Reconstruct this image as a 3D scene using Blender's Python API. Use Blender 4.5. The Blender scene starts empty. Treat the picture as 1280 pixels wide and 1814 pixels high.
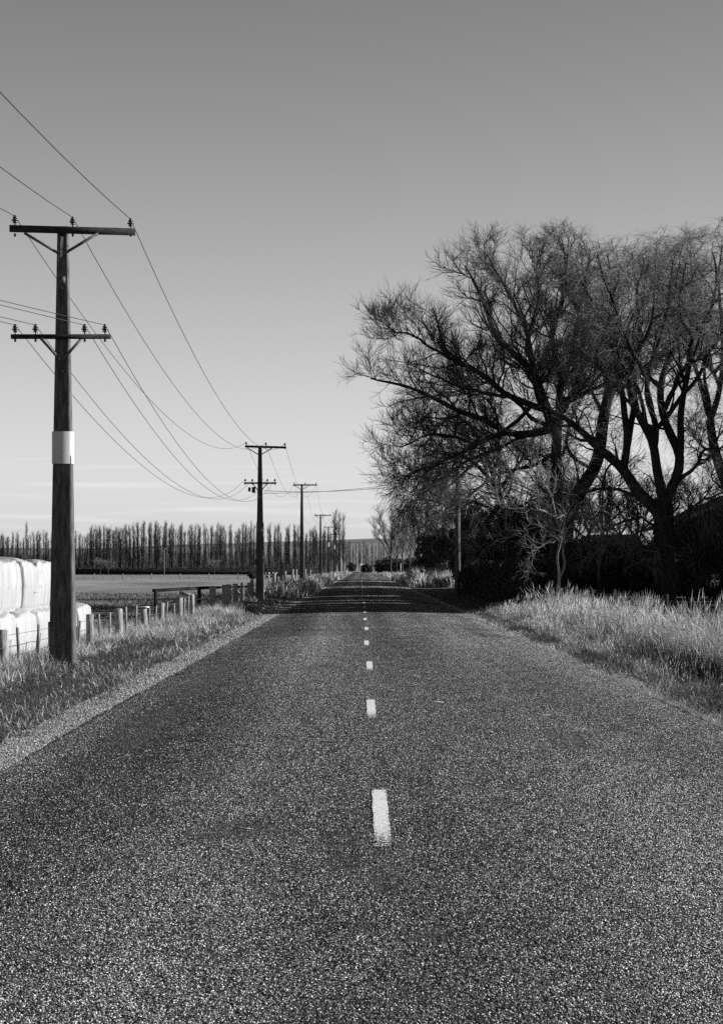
import bpy, math, random
import numpy as np

# ------------------------------------------------------------------ camera, sky, sun, exposure
sc = bpy.context.scene
col = sc.collection
F = 3634.0            # focal length in photo pixels (photo is 1280 x 1814)
CX, HY = 640.0, 1006.0
EYE = 1.58
cam = bpy.data.cameras.new('camera')
cam.sensor_fit = 'AUTO'
cam.sensor_width = 36.0
cam.lens = F / 1814.0 * 36.0
cam.shift_y = (HY - 907.0) / 1814.0
cam.clip_start = 0.1
cam.clip_end = 30000
cam_ob = bpy.data.objects.new('camera', cam)
col.objects.link(cam_ob)
cam_ob.location = (0, 0, EYE)
cam_ob.rotation_euler = (math.radians(90), 0, 0)
sc.camera = cam_ob

SUN_EL, SUN_AZ = 22.0, 86.5     # azimuth clockwise from the view direction (+Y)
world = bpy.data.worlds.new('World')
sc.world = world
world.use_nodes = True
wt = world.node_tree
bg = wt.nodes['Background']
sky = wt.nodes.new('ShaderNodeTexSky')
sky.sky_type = 'NISHITA'
sky.sun_disc = False
sky.sun_elevation = math.radians(SUN_EL)
sky.sun_rotation = math.radians(SUN_AZ)
sky.air_density = 2.2
sky.ozone_density = 4.0
sky.dust_density = 0.3
sep = wt.nodes.new('ShaderNodeSeparateColor')      # black-and-white film behind a red filter
com = wt.nodes.new('ShaderNodeCombineColor')
wt.links.new(sky.outputs[0], sep.inputs[0])
# faint flat streaks of cirrus low in the sky
tc = wt.nodes.new('ShaderNodeTexCoord')
mp = wt.nodes.new('ShaderNodeMapping'); mp.inputs['Scale'].default_value = (3, 3, 70)
nz = wt.nodes.new('ShaderNodeTexNoise'); nz.inputs['Scale'].default_value = 3.0; nz.inputs['Detail'].default_value = 5
rp = wt.nodes.new('ShaderNodeMapRange'); rp.inputs[1].default_value = .5; rp.inputs[2].default_value = .8
rp.inputs[3].default_value = 1.0; rp.inputs[4].default_value = 1.22
wt.links.new(tc.outputs['Generated'], mp.inputs[0]); wt.links.new(mp.outputs[0], nz.inputs['Vector'])
sz = wt.nodes.new('ShaderNodeSeparateXYZ'); wt.links.new(tc.outputs['Generated'], sz.inputs[0])
lo_ = wt.nodes.new('ShaderNodeMapRange'); lo_.inputs[1].default_value = .03; lo_.inputs[2].default_value = .085   # cirrus only low over the land
lo_.inputs[3].default_value = 0.0; lo_.inputs[4].default_value = -.22
wt.links.new(sz.outputs[2], lo_.inputs[0])
ad = wt.nodes.new('ShaderNodeMath'); ad.operation = 'ADD'
wt.links.new(nz.outputs['Fac'], ad.inputs[0]); wt.links.new(lo_.outputs[0], ad.inputs[1])
wt.links.new(ad.outputs[0], rp.inputs[0])
red = wt.nodes.new('ShaderNodeMath'); red.operation = 'MULTIPLY'; red.inputs[1].default_value = 1.118
grn = wt.nodes.new('ShaderNodeMath'); grn.operation = 'MULTIPLY_ADD'; grn.inputs[1].default_value = .078
blu = wt.nodes.new('ShaderNodeMath'); blu.operation = 'MULTIPLY_ADD'; blu.inputs[1].default_value = -.36
flo = wt.nodes.new('ShaderNodeMath'); flo.operation = 'MAXIMUM'; flo.inputs[1].default_value = .15
wt.links.new(sep.outputs[0], red.inputs[0])
wt.links.new(sep.outputs[1], grn.inputs[0]); wt.links.new(red.outputs[0], grn.inputs[2])
wt.links.new(sep.outputs[2], blu.inputs[0]); wt.links.new(grn.outputs[0], blu.inputs[2])
wt.links.new(blu.outputs[0], flo.inputs[0])
mu = wt.nodes.new('ShaderNodeMath'); mu.operation = 'MULTIPLY'
wt.links.new(flo.outputs[0], mu.inputs[0]); wt.links.new(rp.outputs[0], mu.inputs[1])
for i in range(3):
    wt.links.new(mu.outputs[0], com.inputs[i])
wt.links.new(com.outputs[0], bg.inputs[0])
bg.inputs[1].default_value = 0.0665

sun = bpy.data.lights.new('sun', 'SUN')
sun.energy = 5.0
sun.angle = math.radians(0.5)
sun_ob = bpy.data.objects.new('sun', sun)
col.objects.link(sun_ob)
sun_ob.rotation_euler = (math.radians(90 - SUN_EL), 0, math.radians(180 - SUN_AZ))
sun_ob.location = (60, 0, 40)

sc.view_settings.view_transform = 'Standard'
sc.view_settings.look = 'None'
sc.view_settings.exposure = 1.1
sc.view_settings.gamma = 1.0
sc.view_settings.use_curve_mapping = False
sc.render.engine = 'CYCLES'
sc.cycles.max_bounces = 4
sc.cycles.diffuse_bounces = 2
sc.cycles.transparent_max_bounces = 4
sc.cycles.use_denoising = False
sc.cycles.sample_clamp_indirect = 3

R = np.random.default_rng(7)
random.seed(7)


def P(px, py, d):
    """the point at distance d that the photograph shows at pixel (px, py)"""
    return np.array([(px - CX) * d / F, d, EYE + (HY - py) * d / F])


# ------------------------------------------------------------------ materials
def newmat(name):
    m = bpy.data.materials.new(name)
    m.use_nodes = True
    nt = m.node_tree
    b = nt.nodes['Principled BSDF']
    b.inputs['Specular IOR Level'].default_value = 0.25
    return m, nt, b


def node(nt, t, **kw):
    n = nt.nodes.new(t)
    for k, v in kw.items():
        if k in n.inputs:
            n.inputs[k].default_value = v
        else:
            setattr(n, k, v)
    return n


ALB = .78      # base colours as measured for this film and exposure


def ramp(nt, src, stops):
    r = nt.nodes.new('ShaderNodeValToRGB')
    cr = r.color_ramp
    while len(cr.elements) < len(stops):
        cr.elements.new(0.5)
    for e, (p, v) in zip(cr.elements, stops):
        e.position = p
        e.color = (v, v, v, 1)
    nt.links.new(src, r.inputs[0])
    return r.outputs[0]


def math_(nt, op, a, b=None, clamp=False):
    n = nt.nodes.new('ShaderNodeMath'); n.operation = op; n.use_clamp = clamp
    for i, v in enumerate((a, b)):
        if v is None: continue
        if isinstance(v, (int, float)): n.inputs[i].default_value = v
        else: nt.links.new(v, n.inputs[i])
    return n.outputs[0]


def mix(nt, f, a, b):
    n = nt.nodes.new('ShaderNodeMix'); n.data_type = 'RGBA'
    for s, v in ((n.inputs['Factor'], f), (n.inputs['A'], a), (n.inputs['B'], b)):
        if isinstance(v, (int, float)):
            s.default_value = v if s.type == 'VALUE' else (v, v, v, 1)
        else: nt.links.new(v, s)
    return n.outputs['Result']


def simple(name, lo, hi, scale=6.0, rough=.85, stretch=(1, 1, 1), bump=0.0, bscale=None, spec=.08, detail=6):
    m, nt, b = newmat(name)
    t = nt.nodes.new('ShaderNodeTexCoord')
    mpn = node(nt, 'ShaderNodeMapping'); mpn.inputs['Scale'].default_value = stretch
    nt.links.new(t.outputs['Object'], mpn.inputs[0])
    n = node(nt, 'ShaderNodeTexNoise', Scale=scale, Detail=detail)
    nt.links.new(mpn.outputs[0], n.inputs['Vector'])
    nt.links.new(ramp(nt, n.outputs['Fac'], [(.32, lo * ALB), (.68, hi * ALB)]), b.inputs['Base Color'])
    b.inputs['Roughness'].default_value = rough
    b.inputs['Specular IOR Level'].default_value = spec
    if bump:
        n2 = node(nt, 'ShaderNodeTexNoise', Scale=bscale or scale * 3, Detail=4)
        nt.links.new(mpn.outputs[0], n2.inputs['Vector'])
        bp = node(nt, 'ShaderNodeBump', Strength=bump, Distance=.02)
        nt.links.new(n2.outputs['Fac'], bp.inputs['Height'])
        nt.links.new(bp.outputs[0], b.inputs['Normal'])
    return m


def foliage(name, lo, hi, trans=.35, patch=None):
    """leaf or blade: each separate blade gets its own tone, light passes through"""
    m, nt, b = newmat(name)
    g = nt.nodes.new('ShaderNodeNewGeometry')
    c = ramp(nt, g.outputs['Random Per Island'], [(0, lo * ALB), (1, hi * ALB)])
    if patch:
        n = node(nt, 'ShaderNodeTexNoise', Scale=patch[0], Detail=3)
        nt.links.new(g.outputs['Position'], n.inputs['Vector'])
        k = ramp(nt, n.outputs['Fac'], [(patch[1], patch[3]), (patch[2], 1.0)])
        mm = nt.nodes.new('ShaderNodeMix'); mm.data_type = 'RGBA'; mm.blend_type = 'MULTIPLY'
        mm.inputs['Factor'].default_value = 1
        nt.links.new(c, mm.inputs['A']); nt.links.new(k, mm.inputs['B'])
        c = mm.outputs['Result']
    nt.links.new(c, b.inputs['Base Color'])
    b.inputs['Roughness'].default_value = .75
    b.inputs['Specular IOR Level'].default_value = .15
    tr = nt.nodes.new('ShaderNodeBsdfTranslucent')
    nt.links.new(c, tr.inputs[0])
    ms = nt.nodes.new('ShaderNodeMixShader'); ms.inputs[0].default_value = trans
    nt.links.new(b.outputs[0], ms.inputs[1]); nt.links.new(tr.outputs[0], ms.inputs[2])
    nt.links.new(ms.outputs[0], nt.nodes['Material Output'].inputs[0])
    return m


def asphalt_material():
    m, nt, b = newmat('chipseal')
    g = nt.nodes.new('ShaderNodeNewGeometry')
    pos = g.outputs['Position']
    v = node(nt, 'ShaderNodeTexVoronoi', Scale=62.0)
    wob = node(nt, 'ShaderNodeTexNoise', Scale=40.0, Detail=2)
    nt.links.new(pos, wob.inputs['Vector'])
    vm = nt.nodes.new('ShaderNodeVectorMath'); vm.operation = 'MULTIPLY_ADD'
    nt.links.new(wob.outputs['Color'], vm.inputs[0]); vm.inputs[1].default_value = (.02,) * 3
    nt.links.new(pos, vm.inputs[2])
    nt.links.new(vm.outputs[0], v.inputs['Vector'])
    sepc = nt.nodes.new('ShaderNodeSeparateColor'); nt.links.new(v.outputs['Color'], sepc.inputs[0])
    # chip tone from a random value per chip, binder between chips
    chip = ramp(nt, sepc.outputs[0], [(0, .006), (.5, .010), (.62, .045), (.85, .19), (1, .32)])
    edge = math_(nt, 'LESS_THAN', v.outputs['Distance'], .5)
    # grain at larger sizes so that the texture survives with distance
    gr = []
    for s, a in ((28, .9), (11, .6), (4.0, .45)):
        n = node(nt, 'ShaderNodeTexNoise', Scale=s, Detail=2, Roughness=.7)
        nt.links.new(pos, n.inputs['Vector'])
        gr.append(ramp(nt, n.outputs['Fac'], [(.3, 1 - a), (.7, 1 + a)]))
    k = gr[0]
    for q in gr[1:]:
        k = math_(nt, 'MULTIPLY', k, q)
    # lengthwise wear and big blotches
    mpn = node(nt, 'ShaderNodeMapping'); mpn.inputs['Scale'].default_value = (1.3, .05, 1)
    nt.links.new(pos, mpn.inputs[0])
    n = node(nt, 'ShaderNodeTexNoise', Scale=1.0, Detail=4); nt.links.new(mpn.outputs[0], n.inputs['Vector'])
    wear = ramp(nt, n.outputs['Fac'], [(.3, .62), (.7, 1.35)])
    k = math_(nt, 'MULTIPLY', k, wear)
    n = node(nt, 'ShaderNodeTexNoise', Scale=.45, Detail=4); nt.links.new(pos, n.inputs['Vector'])
    k = math_(nt, 'MULTIPLY', k, ramp(nt, n.outputs['Fac'], [(.3, .72), (.7, 1.25)]))
    # wheel paths: stones pressed into the tar, paler strips between and along the right edge
    lx = nt.nodes.new('ShaderNodeSeparateXYZ'); nt.links.new(pos, lx.inputs[0])
    lr = node(nt, 'ShaderNodeMapRange'); lr.inputs[1].default_value = -3.0; lr.inputs[2].default_value = 3.8
    nt.links.new(lx.outputs[0], lr.inputs[0])
    lane = ramp(nt, lr.outputs[0], [((q + 3.0) / 6.8, w / 1.5) for q, w in zip([-2.9, -2.2, -1.6, -.9, -.3, .5, 1.3, 2.0, 2.7, 3.7], [.85, .52, .62, 1.05, .85, .75, .95, 1.35, 1.05, 1.4])])
    k = math_(nt, 'MULTIPLY', k, math_(nt, 'MULTIPLY', lane, 1.5))
    # base tone raised with distance, to carry on where the modelled chips end
    sy = nt.nodes.new('ShaderNodeSeparateXYZ'); nt.links.new(pos, sy.inputs[0])
    fr = node(nt, 'ShaderNodeMapRange'); fr.inputs[1].default_value = 22; fr.inputs[2].default_value = 50
    fr.inputs[3].default_value = 1.0; fr.inputs[4].default_value = 2.3
    nt.links.new(sy.outputs[1], fr.inputs[0])
    k = math_(nt, 'MULTIPLY', k, fr.outputs[0])
    c = mix(nt, edge, .009, chip)
    c = mix(nt, 1.0, c, c)
    mm = nt.nodes.new('ShaderNodeMix'); mm.data_type = 'RGBA'; mm.blend_type = 'MULTIPLY'
    mm.inputs['Factor'].default_value = 1
    nt.links.new(c, mm.inputs['A']); nt.links.new(k, mm.inputs['B'])
    nt.links.new(mm.outputs['Result'], b.inputs['Base Color'])
    b.inputs['Roughness'].default_value = .9
    b.inputs['Specular IOR Level'].default_value = .03
    bp = node(nt, 'ShaderNodeBump', Strength=.45, Distance=.012)
    bp.invert = True
    nt.links.new(v.outputs['Distance'], bp.inputs['Height'])
    nt.links.new(bp.outputs[0], b.inputs['Normal'])
    return m


def paint_material():
    m, nt, b = newmat('road_paint')
    g = nt.nodes.new('ShaderNodeNewGeometry')
    v = node(nt, 'ShaderNodeTexVoronoi', Scale=70.0); nt.links.new(g.outputs['Position'], v.inputs['Vector'])
    c = ramp(nt, v.outputs['Distance'], [(0, .62), (.45, .58), (.75, .35)])
    nt.links.new(c, b.inputs['Base Color'])
    # worn through where noise is high: show the road below
    n = node(nt, 'ShaderNodeTexNoise', Scale=45.0, Detail=3, Roughness=.7); nt.links.new(g.outputs['Position'], n.inputs['Vector'])
    at = nt.nodes.new('ShaderNodeAttribute'); at.attribute_name = 'wear'
    th = math_(nt, 'SUBTRACT', n.outputs['Fac'], at.outputs['Fac'])
    al = math_(nt, 'GREATER_THAN', th, 0.0)
    nt.links.new(al, b.inputs['Alpha'])
    b.inputs['Roughness'].default_value = .7
    return m


def ground_material():
    m, nt, b = newmat('ground_soil_grass')
    g = nt.nodes.new('ShaderNodeNewGeometry'); pos = g.outputs['Position']
    sx = nt.nodes.new('ShaderNodeSeparateXYZ'); nt.links.new(pos, sx.inputs[0])
    n1 = node(nt, 'ShaderNodeTexNoise', Scale=.35, Detail=8, Roughness=.7); nt.links.new(pos, n1.inputs['Vector'])
    n2 = node(nt, 'ShaderNodeTexNoise', Scale=9.0, Detail=5, Roughness=.7); nt.links.new(pos, n2.inputs['Vector'])
    mpn = node(nt, 'ShaderNodeMapping'); mpn.inputs['Scale'].default_value = (.05, .012, 1)
    nt.links.new(pos, mpn.inputs[0])
    n3 = node(nt, 'ShaderNodeTexNoise', Scale=1.0, Detail=8, Roughness=.75); nt.links.new(mpn.outputs[0], n3.inputs['Vector'])
    verge = mix(nt, ramp(nt, n2.outputs['Fac'], [(.35, 0), (.65, 1)]), .02, .07)
    field = mix(nt, ramp(nt, n1.outputs['Fac'], [(.35, 0), (.65, 1)]), .11, .23)
    field2 = mix(nt, ramp(nt, n3.outputs['Fac'], [(.4, 0), (.6, 1)]), .09, .25)
    field = mix(nt, .6, field, field2)
    isf = math_(nt, 'LESS_THAN', sx.outputs[0], -7.0)
    far = math_(nt, 'GREATER_THAN', sx.outputs[1], 300.0)
    isf = math_(nt, 'MAXIMUM', isf, far)
    c = mix(nt, isf, verge, field)
    nt.links.new(c, b.inputs['Base Color'])
    b.inputs['Roughness'].default_value = .95
    b.inputs['Specular IOR Level'].default_value = .05
    bp = node(nt, 'ShaderNodeBump', Strength=.8, Distance=.08)
    nt.links.new(n2.outputs['Fac'], bp.inputs['Height']); nt.links.new(bp.outputs[0], b.inputs['Normal'])
    return m


def gravel_material():
    m, nt, b = newmat('gravel')
    g = nt.nodes.new('ShaderNodeNewGeometry'); pos = g.outputs['Position']
    v = node(nt, 'ShaderNodeTexVoronoi', Scale=75.0); nt.links.new(pos, v.inputs['Vector'])
    s = nt.nodes.new('ShaderNodeSeparateColor'); nt.links.new(v.outputs['Color'], s.inputs[0])
    c = ramp(nt, s.outputs[0], [(0, .06), (.5, .16), (1, .36)])
    n = node(nt, 'ShaderNodeTexNoise', Scale=7.0, Detail=5); nt.links.new(pos, n.inputs['Vector'])
    mm = nt.nodes.new('ShaderNodeMix'); mm.data_type = 'RGBA'; mm.blend_type = 'MULTIPLY'; mm.inputs['Factor'].default_value = 1
    nt.links.new(c, mm.inputs['A']); nt.links.new(ramp(nt, n.outputs['Fac'], [(.3, .55), (.7, 1.25)]), mm.inputs['B'])
    nt.links.new(mm.outputs['Result'], b.inputs['Base Color'])
    b.inputs['Roughness'].default_value = .95
    bp = node(nt, 'ShaderNodeBump', Strength=.7, Distance=.012); bp.invert = True
    nt.links.new(v.outputs['Distance'], bp.inputs['Height']); nt.links.new(bp.outputs[0], b.inputs['Normal'])
    return m


M = dict(
    asphalt=asphalt_material(), paint=paint_material(), ground=ground_material(), gravel=gravel_material(),
    concrete=simple('pole_concrete', .05, .15, 7, .9, (3, 3, .5), .5, 60),
    timber=simple('weathered_timber', .10, .40, 9, .9, (5, 5, .6), .6, 30),
    dark_timber=simple('crossarm_timber', .015, .05, 9, .9, (1, 4, 4), .4, 30),
    steel=simple('galvanised_steel', .04, .1, 12, .6, spec=.4),
    cable=simple('cable', .03, .05, 3, .6),
    ceramic=simple('insulator_glaze', .015, .03, 3, .25, spec=.5),
    sleeve=simple('white_sleeve', .5, .56, 2, .5),
    wrap=simple('bale_wrap', .32, .41, 2.5, .4, (1, 2.5, .5), .35, 9, spec=.3),
    bark=simple('willow_bark', .015, .05, 5, .95, (2, 2, .6), .8, 14, spec=.1),
    twig=simple('twig_bark', .04, .13, 3, .9, spec=.1),
    wisp=simple('willow_twig', .09, .24, 3, .9, spec=.1),
    palebark=simple('pale_bark', .07, .26, 4, .9, spec=.15),
    poplar=simple('poplar_bark', .02, .10, .8, .95, (1, 1, .3), spec=.1),
    poplar_twig=simple('poplar_twig', .03, .09, .8, .95, spec=.1),
    evergreen=foliage('evergreen_leaf', .02, .10, .15),
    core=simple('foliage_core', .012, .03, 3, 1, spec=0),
    hedge=foliage('hedge_leaf', .02, .06, .12),
    straw=foliage('dry_grass', .07, .98, .18, (.7, .36, .58, .35)),
    dark_green=foliage('rank_grass', .025, .10, .2),  # grass tone; its darkness also stands in for shade in the right ditch
    green=foliage('green_grass', .07, .24, .3, (.5, .35, .65, .5)),
    stalk=foliage('seed_stalk', .55, .95, .2),
    litter=foliage('straw_litter', .28, .7, .2),
    hill=simple('hill_pasture', .15, .27, .002, 1, spec=0),
    roof=simple('corrugated_roof', .05, .1, 3, .6),
    wall=simple('weatherboard_paint', .35, .5, 3, .8),
    glass=simple('window_glass', .01, .02, 3, .1, spec=.5),
    signgrey=simple('sign_back', .10, .14, 3, .5),
    whitepaint=simple('white_paint', .6, .75, 6, .6),
)


# ------------------------------------------------------------------ mesh helpers
def mesh_np(name, verts, tris=None, quads=None):
    verts = np.asarray(verts, dtype=np.float32).reshape(-1, 3)
    loops, starts, totals = [], [], []
    off = 0
    for arr, k in ((tris, 3), (quads, 4)):
        if arr is None or len(arr) == 0: continue
        arr = np.asarray(arr, dtype=np.int32).reshape(-1, k)
        loops.append(arr.ravel())
        starts.append(off + np.arange(len(arr), dtype=np.int32) * k)
        off += arr.size
    loops = np.concatenate(loops); starts = np.concatenate(starts)
    me = bpy.data.meshes.new(name)
    me.vertices.add(len(verts)); me.vertices.foreach_set('co', verts.ravel())
    me.loops.add(len(loops)); me.loops.foreach_set('vertex_index', loops)
    me.polygons.add(len(starts)); me.polygons.foreach_set('loop_start', starts)
    me.update(calc_edges=True)
    return me


class MB:
    """collects boxes, tubes and sheets, then links them as one mesh object"""
    def __init__(s): s.v = []; s.t = []; s.q = []; s.n = 0
    def add(s, v, tris=None, quads=None):
        v = np.asarray(v, float).reshape(-1, 3)
        if tris is not None and len(tris): s.t.append(np.asarray(tris).reshape(-1, 3) + s.n)
        if quads is not None and len(quads): s.q.append(np.asarray(quads).reshape(-1, 4) + s.n)
        s.v.append(v); s.n += len(v); return s
    def box(s, c, size, rz=0.0, top=None):
        x, y, z = np.asarray(size) / 2.0
        tx, ty = (x, y) if top is None else (top[0] / 2, top[1] / 2)
        v = np.array([(-x, -y, -z), (x, -y, -z), (x, y, -z), (-x, y, -z), (-tx, -ty, z), (tx, -ty, z), (tx, ty, z), (-tx, ty, z)])
        if rz:
            cs, sn = math.cos(rz), math.sin(rz)
            v = np.stack([v[:, 0] * cs - v[:, 1] * sn, v[:, 0] * sn + v[:, 1] * cs, v[:, 2]], 1)
        return s.add(v + np.asarray(c), quads=[(0, 3, 2, 1), (4, 5, 6, 7), (0, 1, 5, 4), (1, 2, 6, 5), (2, 3, 7, 6), (3, 0, 4, 7)])
    def beam(s, a, b, w, h):
        a, b = np.asarray(a, float), np.asarray(b, float); d = b - a; d /= np.linalg.norm(d)
        ref = np.array([0, 0, 1.0]) if abs(d[2]) < .95 else np.array([0, 1.0, 0])
        u = np.cross(d, ref); u /= np.linalg.norm(u); n = np.cross(u, d)
        v = [p + u * sx * w / 2 + n * sn * h / 2 for p in (a, b) for sx, sn in ((-1, -1), (1, -1), (1, 1), (-1, 1))]
        return s.add(v, quads=[(0, 1, 2, 3), (7, 6, 5, 4), (0, 4, 5, 1), (1, 5, 6, 2), (2, 6, 7, 3), (3, 7, 4, 0)])
    def tube(s, pts, rad, sides=6, cap=True):
        v, q = tubes(np.asarray(pts, float)[None], np.broadcast_to(np.asarray(rad, float), (len(pts),))[None], sides)
        k = len(pts)
        tr = []
        if cap:
            n = len(v); v = np.concatenate([v, [pts[0], pts[-1]]])
            for i in range(sides):
                j = (i + 1) % sides
                tr += [(n, j, i), (n + 1, (k - 1) * sides + i, (k - 1) * sides + j)]
        return s.add(v, tr, q)
    def lathe(s, c, prof, sides=10):
        c = np.asarray(c, float)
        a = np.arange(sides) * 2 * math.pi / sides
        v = np.concatenate([np.stack([c[0] + r * np.cos(a), c[1] + r * np.sin(a), np.full(sides, c[2] + z)], 1) for r, z in prof])
        q = [(k * sides + i, k * sides + (i + 1) % sides, (k + 1) * sides + (i + 1) % sides, (k + 1) * sides + i) for k in range(len(prof) - 1) for i in range(sides)]
        return s.add(v, quads=q)
    def build(s, name, mat, parent=None, smooth=False):
        me = mesh_np(name, np.concatenate(s.v), np.concatenate(s.t) if s.t else None, np.concatenate(s.q) if s.q else None)
        return link(name, me, mat, parent, smooth)


def link(name, me, mat, parent=None, smooth=False):
    if mat is not None and not me.materials:
        me.materials.append(mat)
    if smooth:
        me.polygons.foreach_set('use_smooth', np.ones(len(me.polygons), dtype=bool))
    o = bpy.data.objects.new(name, me)
    col.objects.link(o)
    if parent is not None:
        o.parent = parent
    return o


def tag(o, label=None, cat=None, group=None, kind=None):
    for k, v in (('label', label), ('category', cat), ('group', group), ('kind', kind)):
        if v: o[k] = v
    return o


def empty(name, loc=(0, 0, 0), rz=0.0):
    o = bpy.data.objects.new(name, None)
    col.objects.link(o)
    o.empty_display_size = .2
    o.location = [float(a) for a in loc]
    o.rotation_euler.z = rz
    return o


def copy_tree(o, parent=None):
    c = o.copy(); col.objects.link(c)
    if parent is not None: c.parent = parent
    for ch in list(o.children):
        copy_tree(ch, c)
    return c


def norm(a):
    return a / np.maximum(np.linalg.norm(a, axis=-1, keepdims=True), 1e-9)


def tubes(C, Rd, sides=3):
    """C (n,k,3) centre lines, Rd (n,k) radii -> vertices, quads"""
    n, k, _ = C.shape
    T = np.empty_like(C)
    T[:, 1:-1] = C[:, 2:] - C[:, :-2]; T[:, 0] = C[:, 1] - C[:, 0]; T[:, -1] = C[:, -1] - C[:, -2]
    T = norm(T)
    main = norm(C[:, -1] - C[:, 0])
    ref = np.where(np.abs(main[:, 2:3]) > .8, np.array([[1.0, 0.2, 0]]), np.array([[0, 0.1, 1.0]]))[:, None]
    U = norm(np.cross(T, np.broadcast_to(ref, T.shape))); V = np.cross(T, U)
    a = np.arange(sides) * 2 * math.pi / sides
    ring = C[:, :, None] + Rd[:, :, None, None] * (np.cos(a)[:, None] * U[:, :, None] + np.sin(a)[:, None] * V[:, :, None])
    base = (np.arange(n) * k * sides)[:, None, None]
    kk = (np.arange(k - 1) * sides)[None, :, None]; ii = np.arange(sides)[None, None]; jj = (ii + 1) % sides
    q = np.stack([base + kk + ii, base + kk + jj, base + kk + sides + jj, base + kk + sides + ii], -1).reshape(-1, 4)
    return ring.reshape(-1, 3), q


def resample(pts, k, wiggle=0.0, rng=R):
    pts = np.asarray(pts, float)
    s = np.concatenate([[0], np.cumsum(np.linalg.norm(np.diff(pts, axis=0), axis=1))])
    u = np.linspace(0, s[-1], k)
    o = np.stack([np.interp(u, s, pts[:, i]) for i in range(3)], 1)
    for _ in range(2):                       # round the corners
        o[1:-1] = (o[:-2] + 2 * o[1:-1] + o[2:]) / 4
    if wiggle:
        w = rng.normal(0, wiggle, o.shape); w[0] = 0
        for _ in range(2): w[1:-1] = (w[:-2] + 2 * w[1:-1] + w[2:]) / 4
        o += w
    return o


def sprout(C, Rd, per, tr, length, ang, k, up=0.0, jit=.25, rr=(.55, .03), tip=.35, rng=R, falloff=.5, rmax=9):
    """children of every curve: per each, at t in tr, leaving at angle ang"""
    n, kk, _ = C.shape
    m = n * per
    idx = np.repeat(np.arange(n), per)
    t = rng.uniform(tr[0], tr[1], m)
    f = t * (kk - 1); i0 = np.minimum(f.astype(int), kk - 2); w = (f - i0)[:, None]
    p = C[idx, i0] * (1 - w) + C[idx, i0 + 1] * w
    T = norm(C[idx, i0 + 1] - C[idx, i0])
    pr = Rd[idx, i0] * (1 - w[:, 0]) + Rd[idx, i0 + 1] * w[:, 0]
    rnd = norm(rng.normal(size=(m, 3)))
    Pp = norm(rnd - (rnd * T).sum(1, keepdims=True) * T)
    a = np.radians(rng.uniform(ang[0], ang[1], m))[:, None]
    D = np.cos(a) * T + np.sin(a) * Pp
    L = rng.uniform(length[0], length[1], m) * (1 - falloff * t)
    out = np.empty((m, k, 3)); out[:, 0] = p
    for j in range(1, k):
        D = norm(D + rng.normal(0, jit, (m, 3)) + np.array([0, 0, up]))
        out[:, j] = out[:, j - 1] + D * (L / (k - 1))[:, None]
    r0 = np.clip(pr * rr[0], rr[1], rmax)
    rad = r0[:, None] * np.linspace(1, tip, k)[None]
    return out, rad


def tree_meshes(limbs, lv, rng=R, cap=None):
    """limbs: list of (points, r0, r1). lv: list of dicts for sprout. -> list of (verts, quads) for wood and twigs"""
    K = 22
    C = np.stack([resample(p, K, w, rng) for p, r0, r1, w in limbs])
    Rd = np.stack([np.linspace(1, 0, K) ** .8 * (r0 - r1) + r1 for p, r0, r1, w in limbs])
    for i in range(1, len(C)):               # root every limb in the nearest older one
        old = C[:i].reshape(-1, 3)
        dd = np.hypot(old[:, 0] - C[i, 0, 0], old[:, 2] - C[i, 0, 2]) + .25 * np.abs(old[:, 1] - C[i, 0, 1])
        j = dd.argmin(); sh_ = old[j] - C[i, 0]
        C[i, :, 1] += sh_[1]
        f_ = np.clip(1 - np.arange(K) / (K * .35), 0, 1)[:, None]
        C[i] += np.array([sh_[0], 0, sh_[2]]) * f_
        Rd[i, 0] = min(Rd[i, 0], max(.03, Rd[:i].reshape(-1)[j]))
    wood = [tubes(C, Rd, 8)]
    tw = []
    cur = (C, Rd)
    for i, l in enumerate(lv):
        l = dict(l); extra = l.pop('also_from', None)
        nx = sprout(cur[0], cur[1], rng=rng, **l)
        if extra is not None:
            pass
        sd = 5 if i == 0 else 3
        (wood if i == 0 else tw).append(tubes(nx[0], nx[1], sd))
        cur = nx
    if cap is not None:                      # browsed-off, even crown top
        for lst in (wood, tw):
            for v, q in lst:
                hi = v[:, 2] > cap
                v[hi, 2] = cap + (v[hi, 2] - cap) * .62
    return wood, tw


def join(parts):
    vs, qs, n = [], [], 0
    for v, q in parts:
        vs.append(v); qs.append(q + n); n += len(v)
    return np.concatenate(vs), np.concatenate(qs)


# ------------------------------------------------------------------ ground and road
RL, RR_, RC = -2.93, 3.72, 0.13       # road edges and centre line


def ground_z(x, y):
    x = np.asarray(x, float)
    z = np.interp(x, [-4000, -40, -9, -7.2, -6.2, -5.2, -4.4, -3.7, -2.8, 0, 3.5, 4.1, 4.7, 5.4, 6.3, 7.4, 12, 4000],
                  [-.3, -.32, -.3, -.26, -.16, -.05, -.03, -.10, -.16, -.16, -.16, -.08, -.09, -.10, -.08, -.05, -.1, -.1])
    ditch = np.interp(x, [4.3, 4.9, 5.3, 5.9, 6.4, 6.8], [0, -.12, -.38, -.40, -.1, 0]) * np.clip((64 - np.asarray(y, float)) / 26, 0, 1)
    return z + ditch


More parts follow.
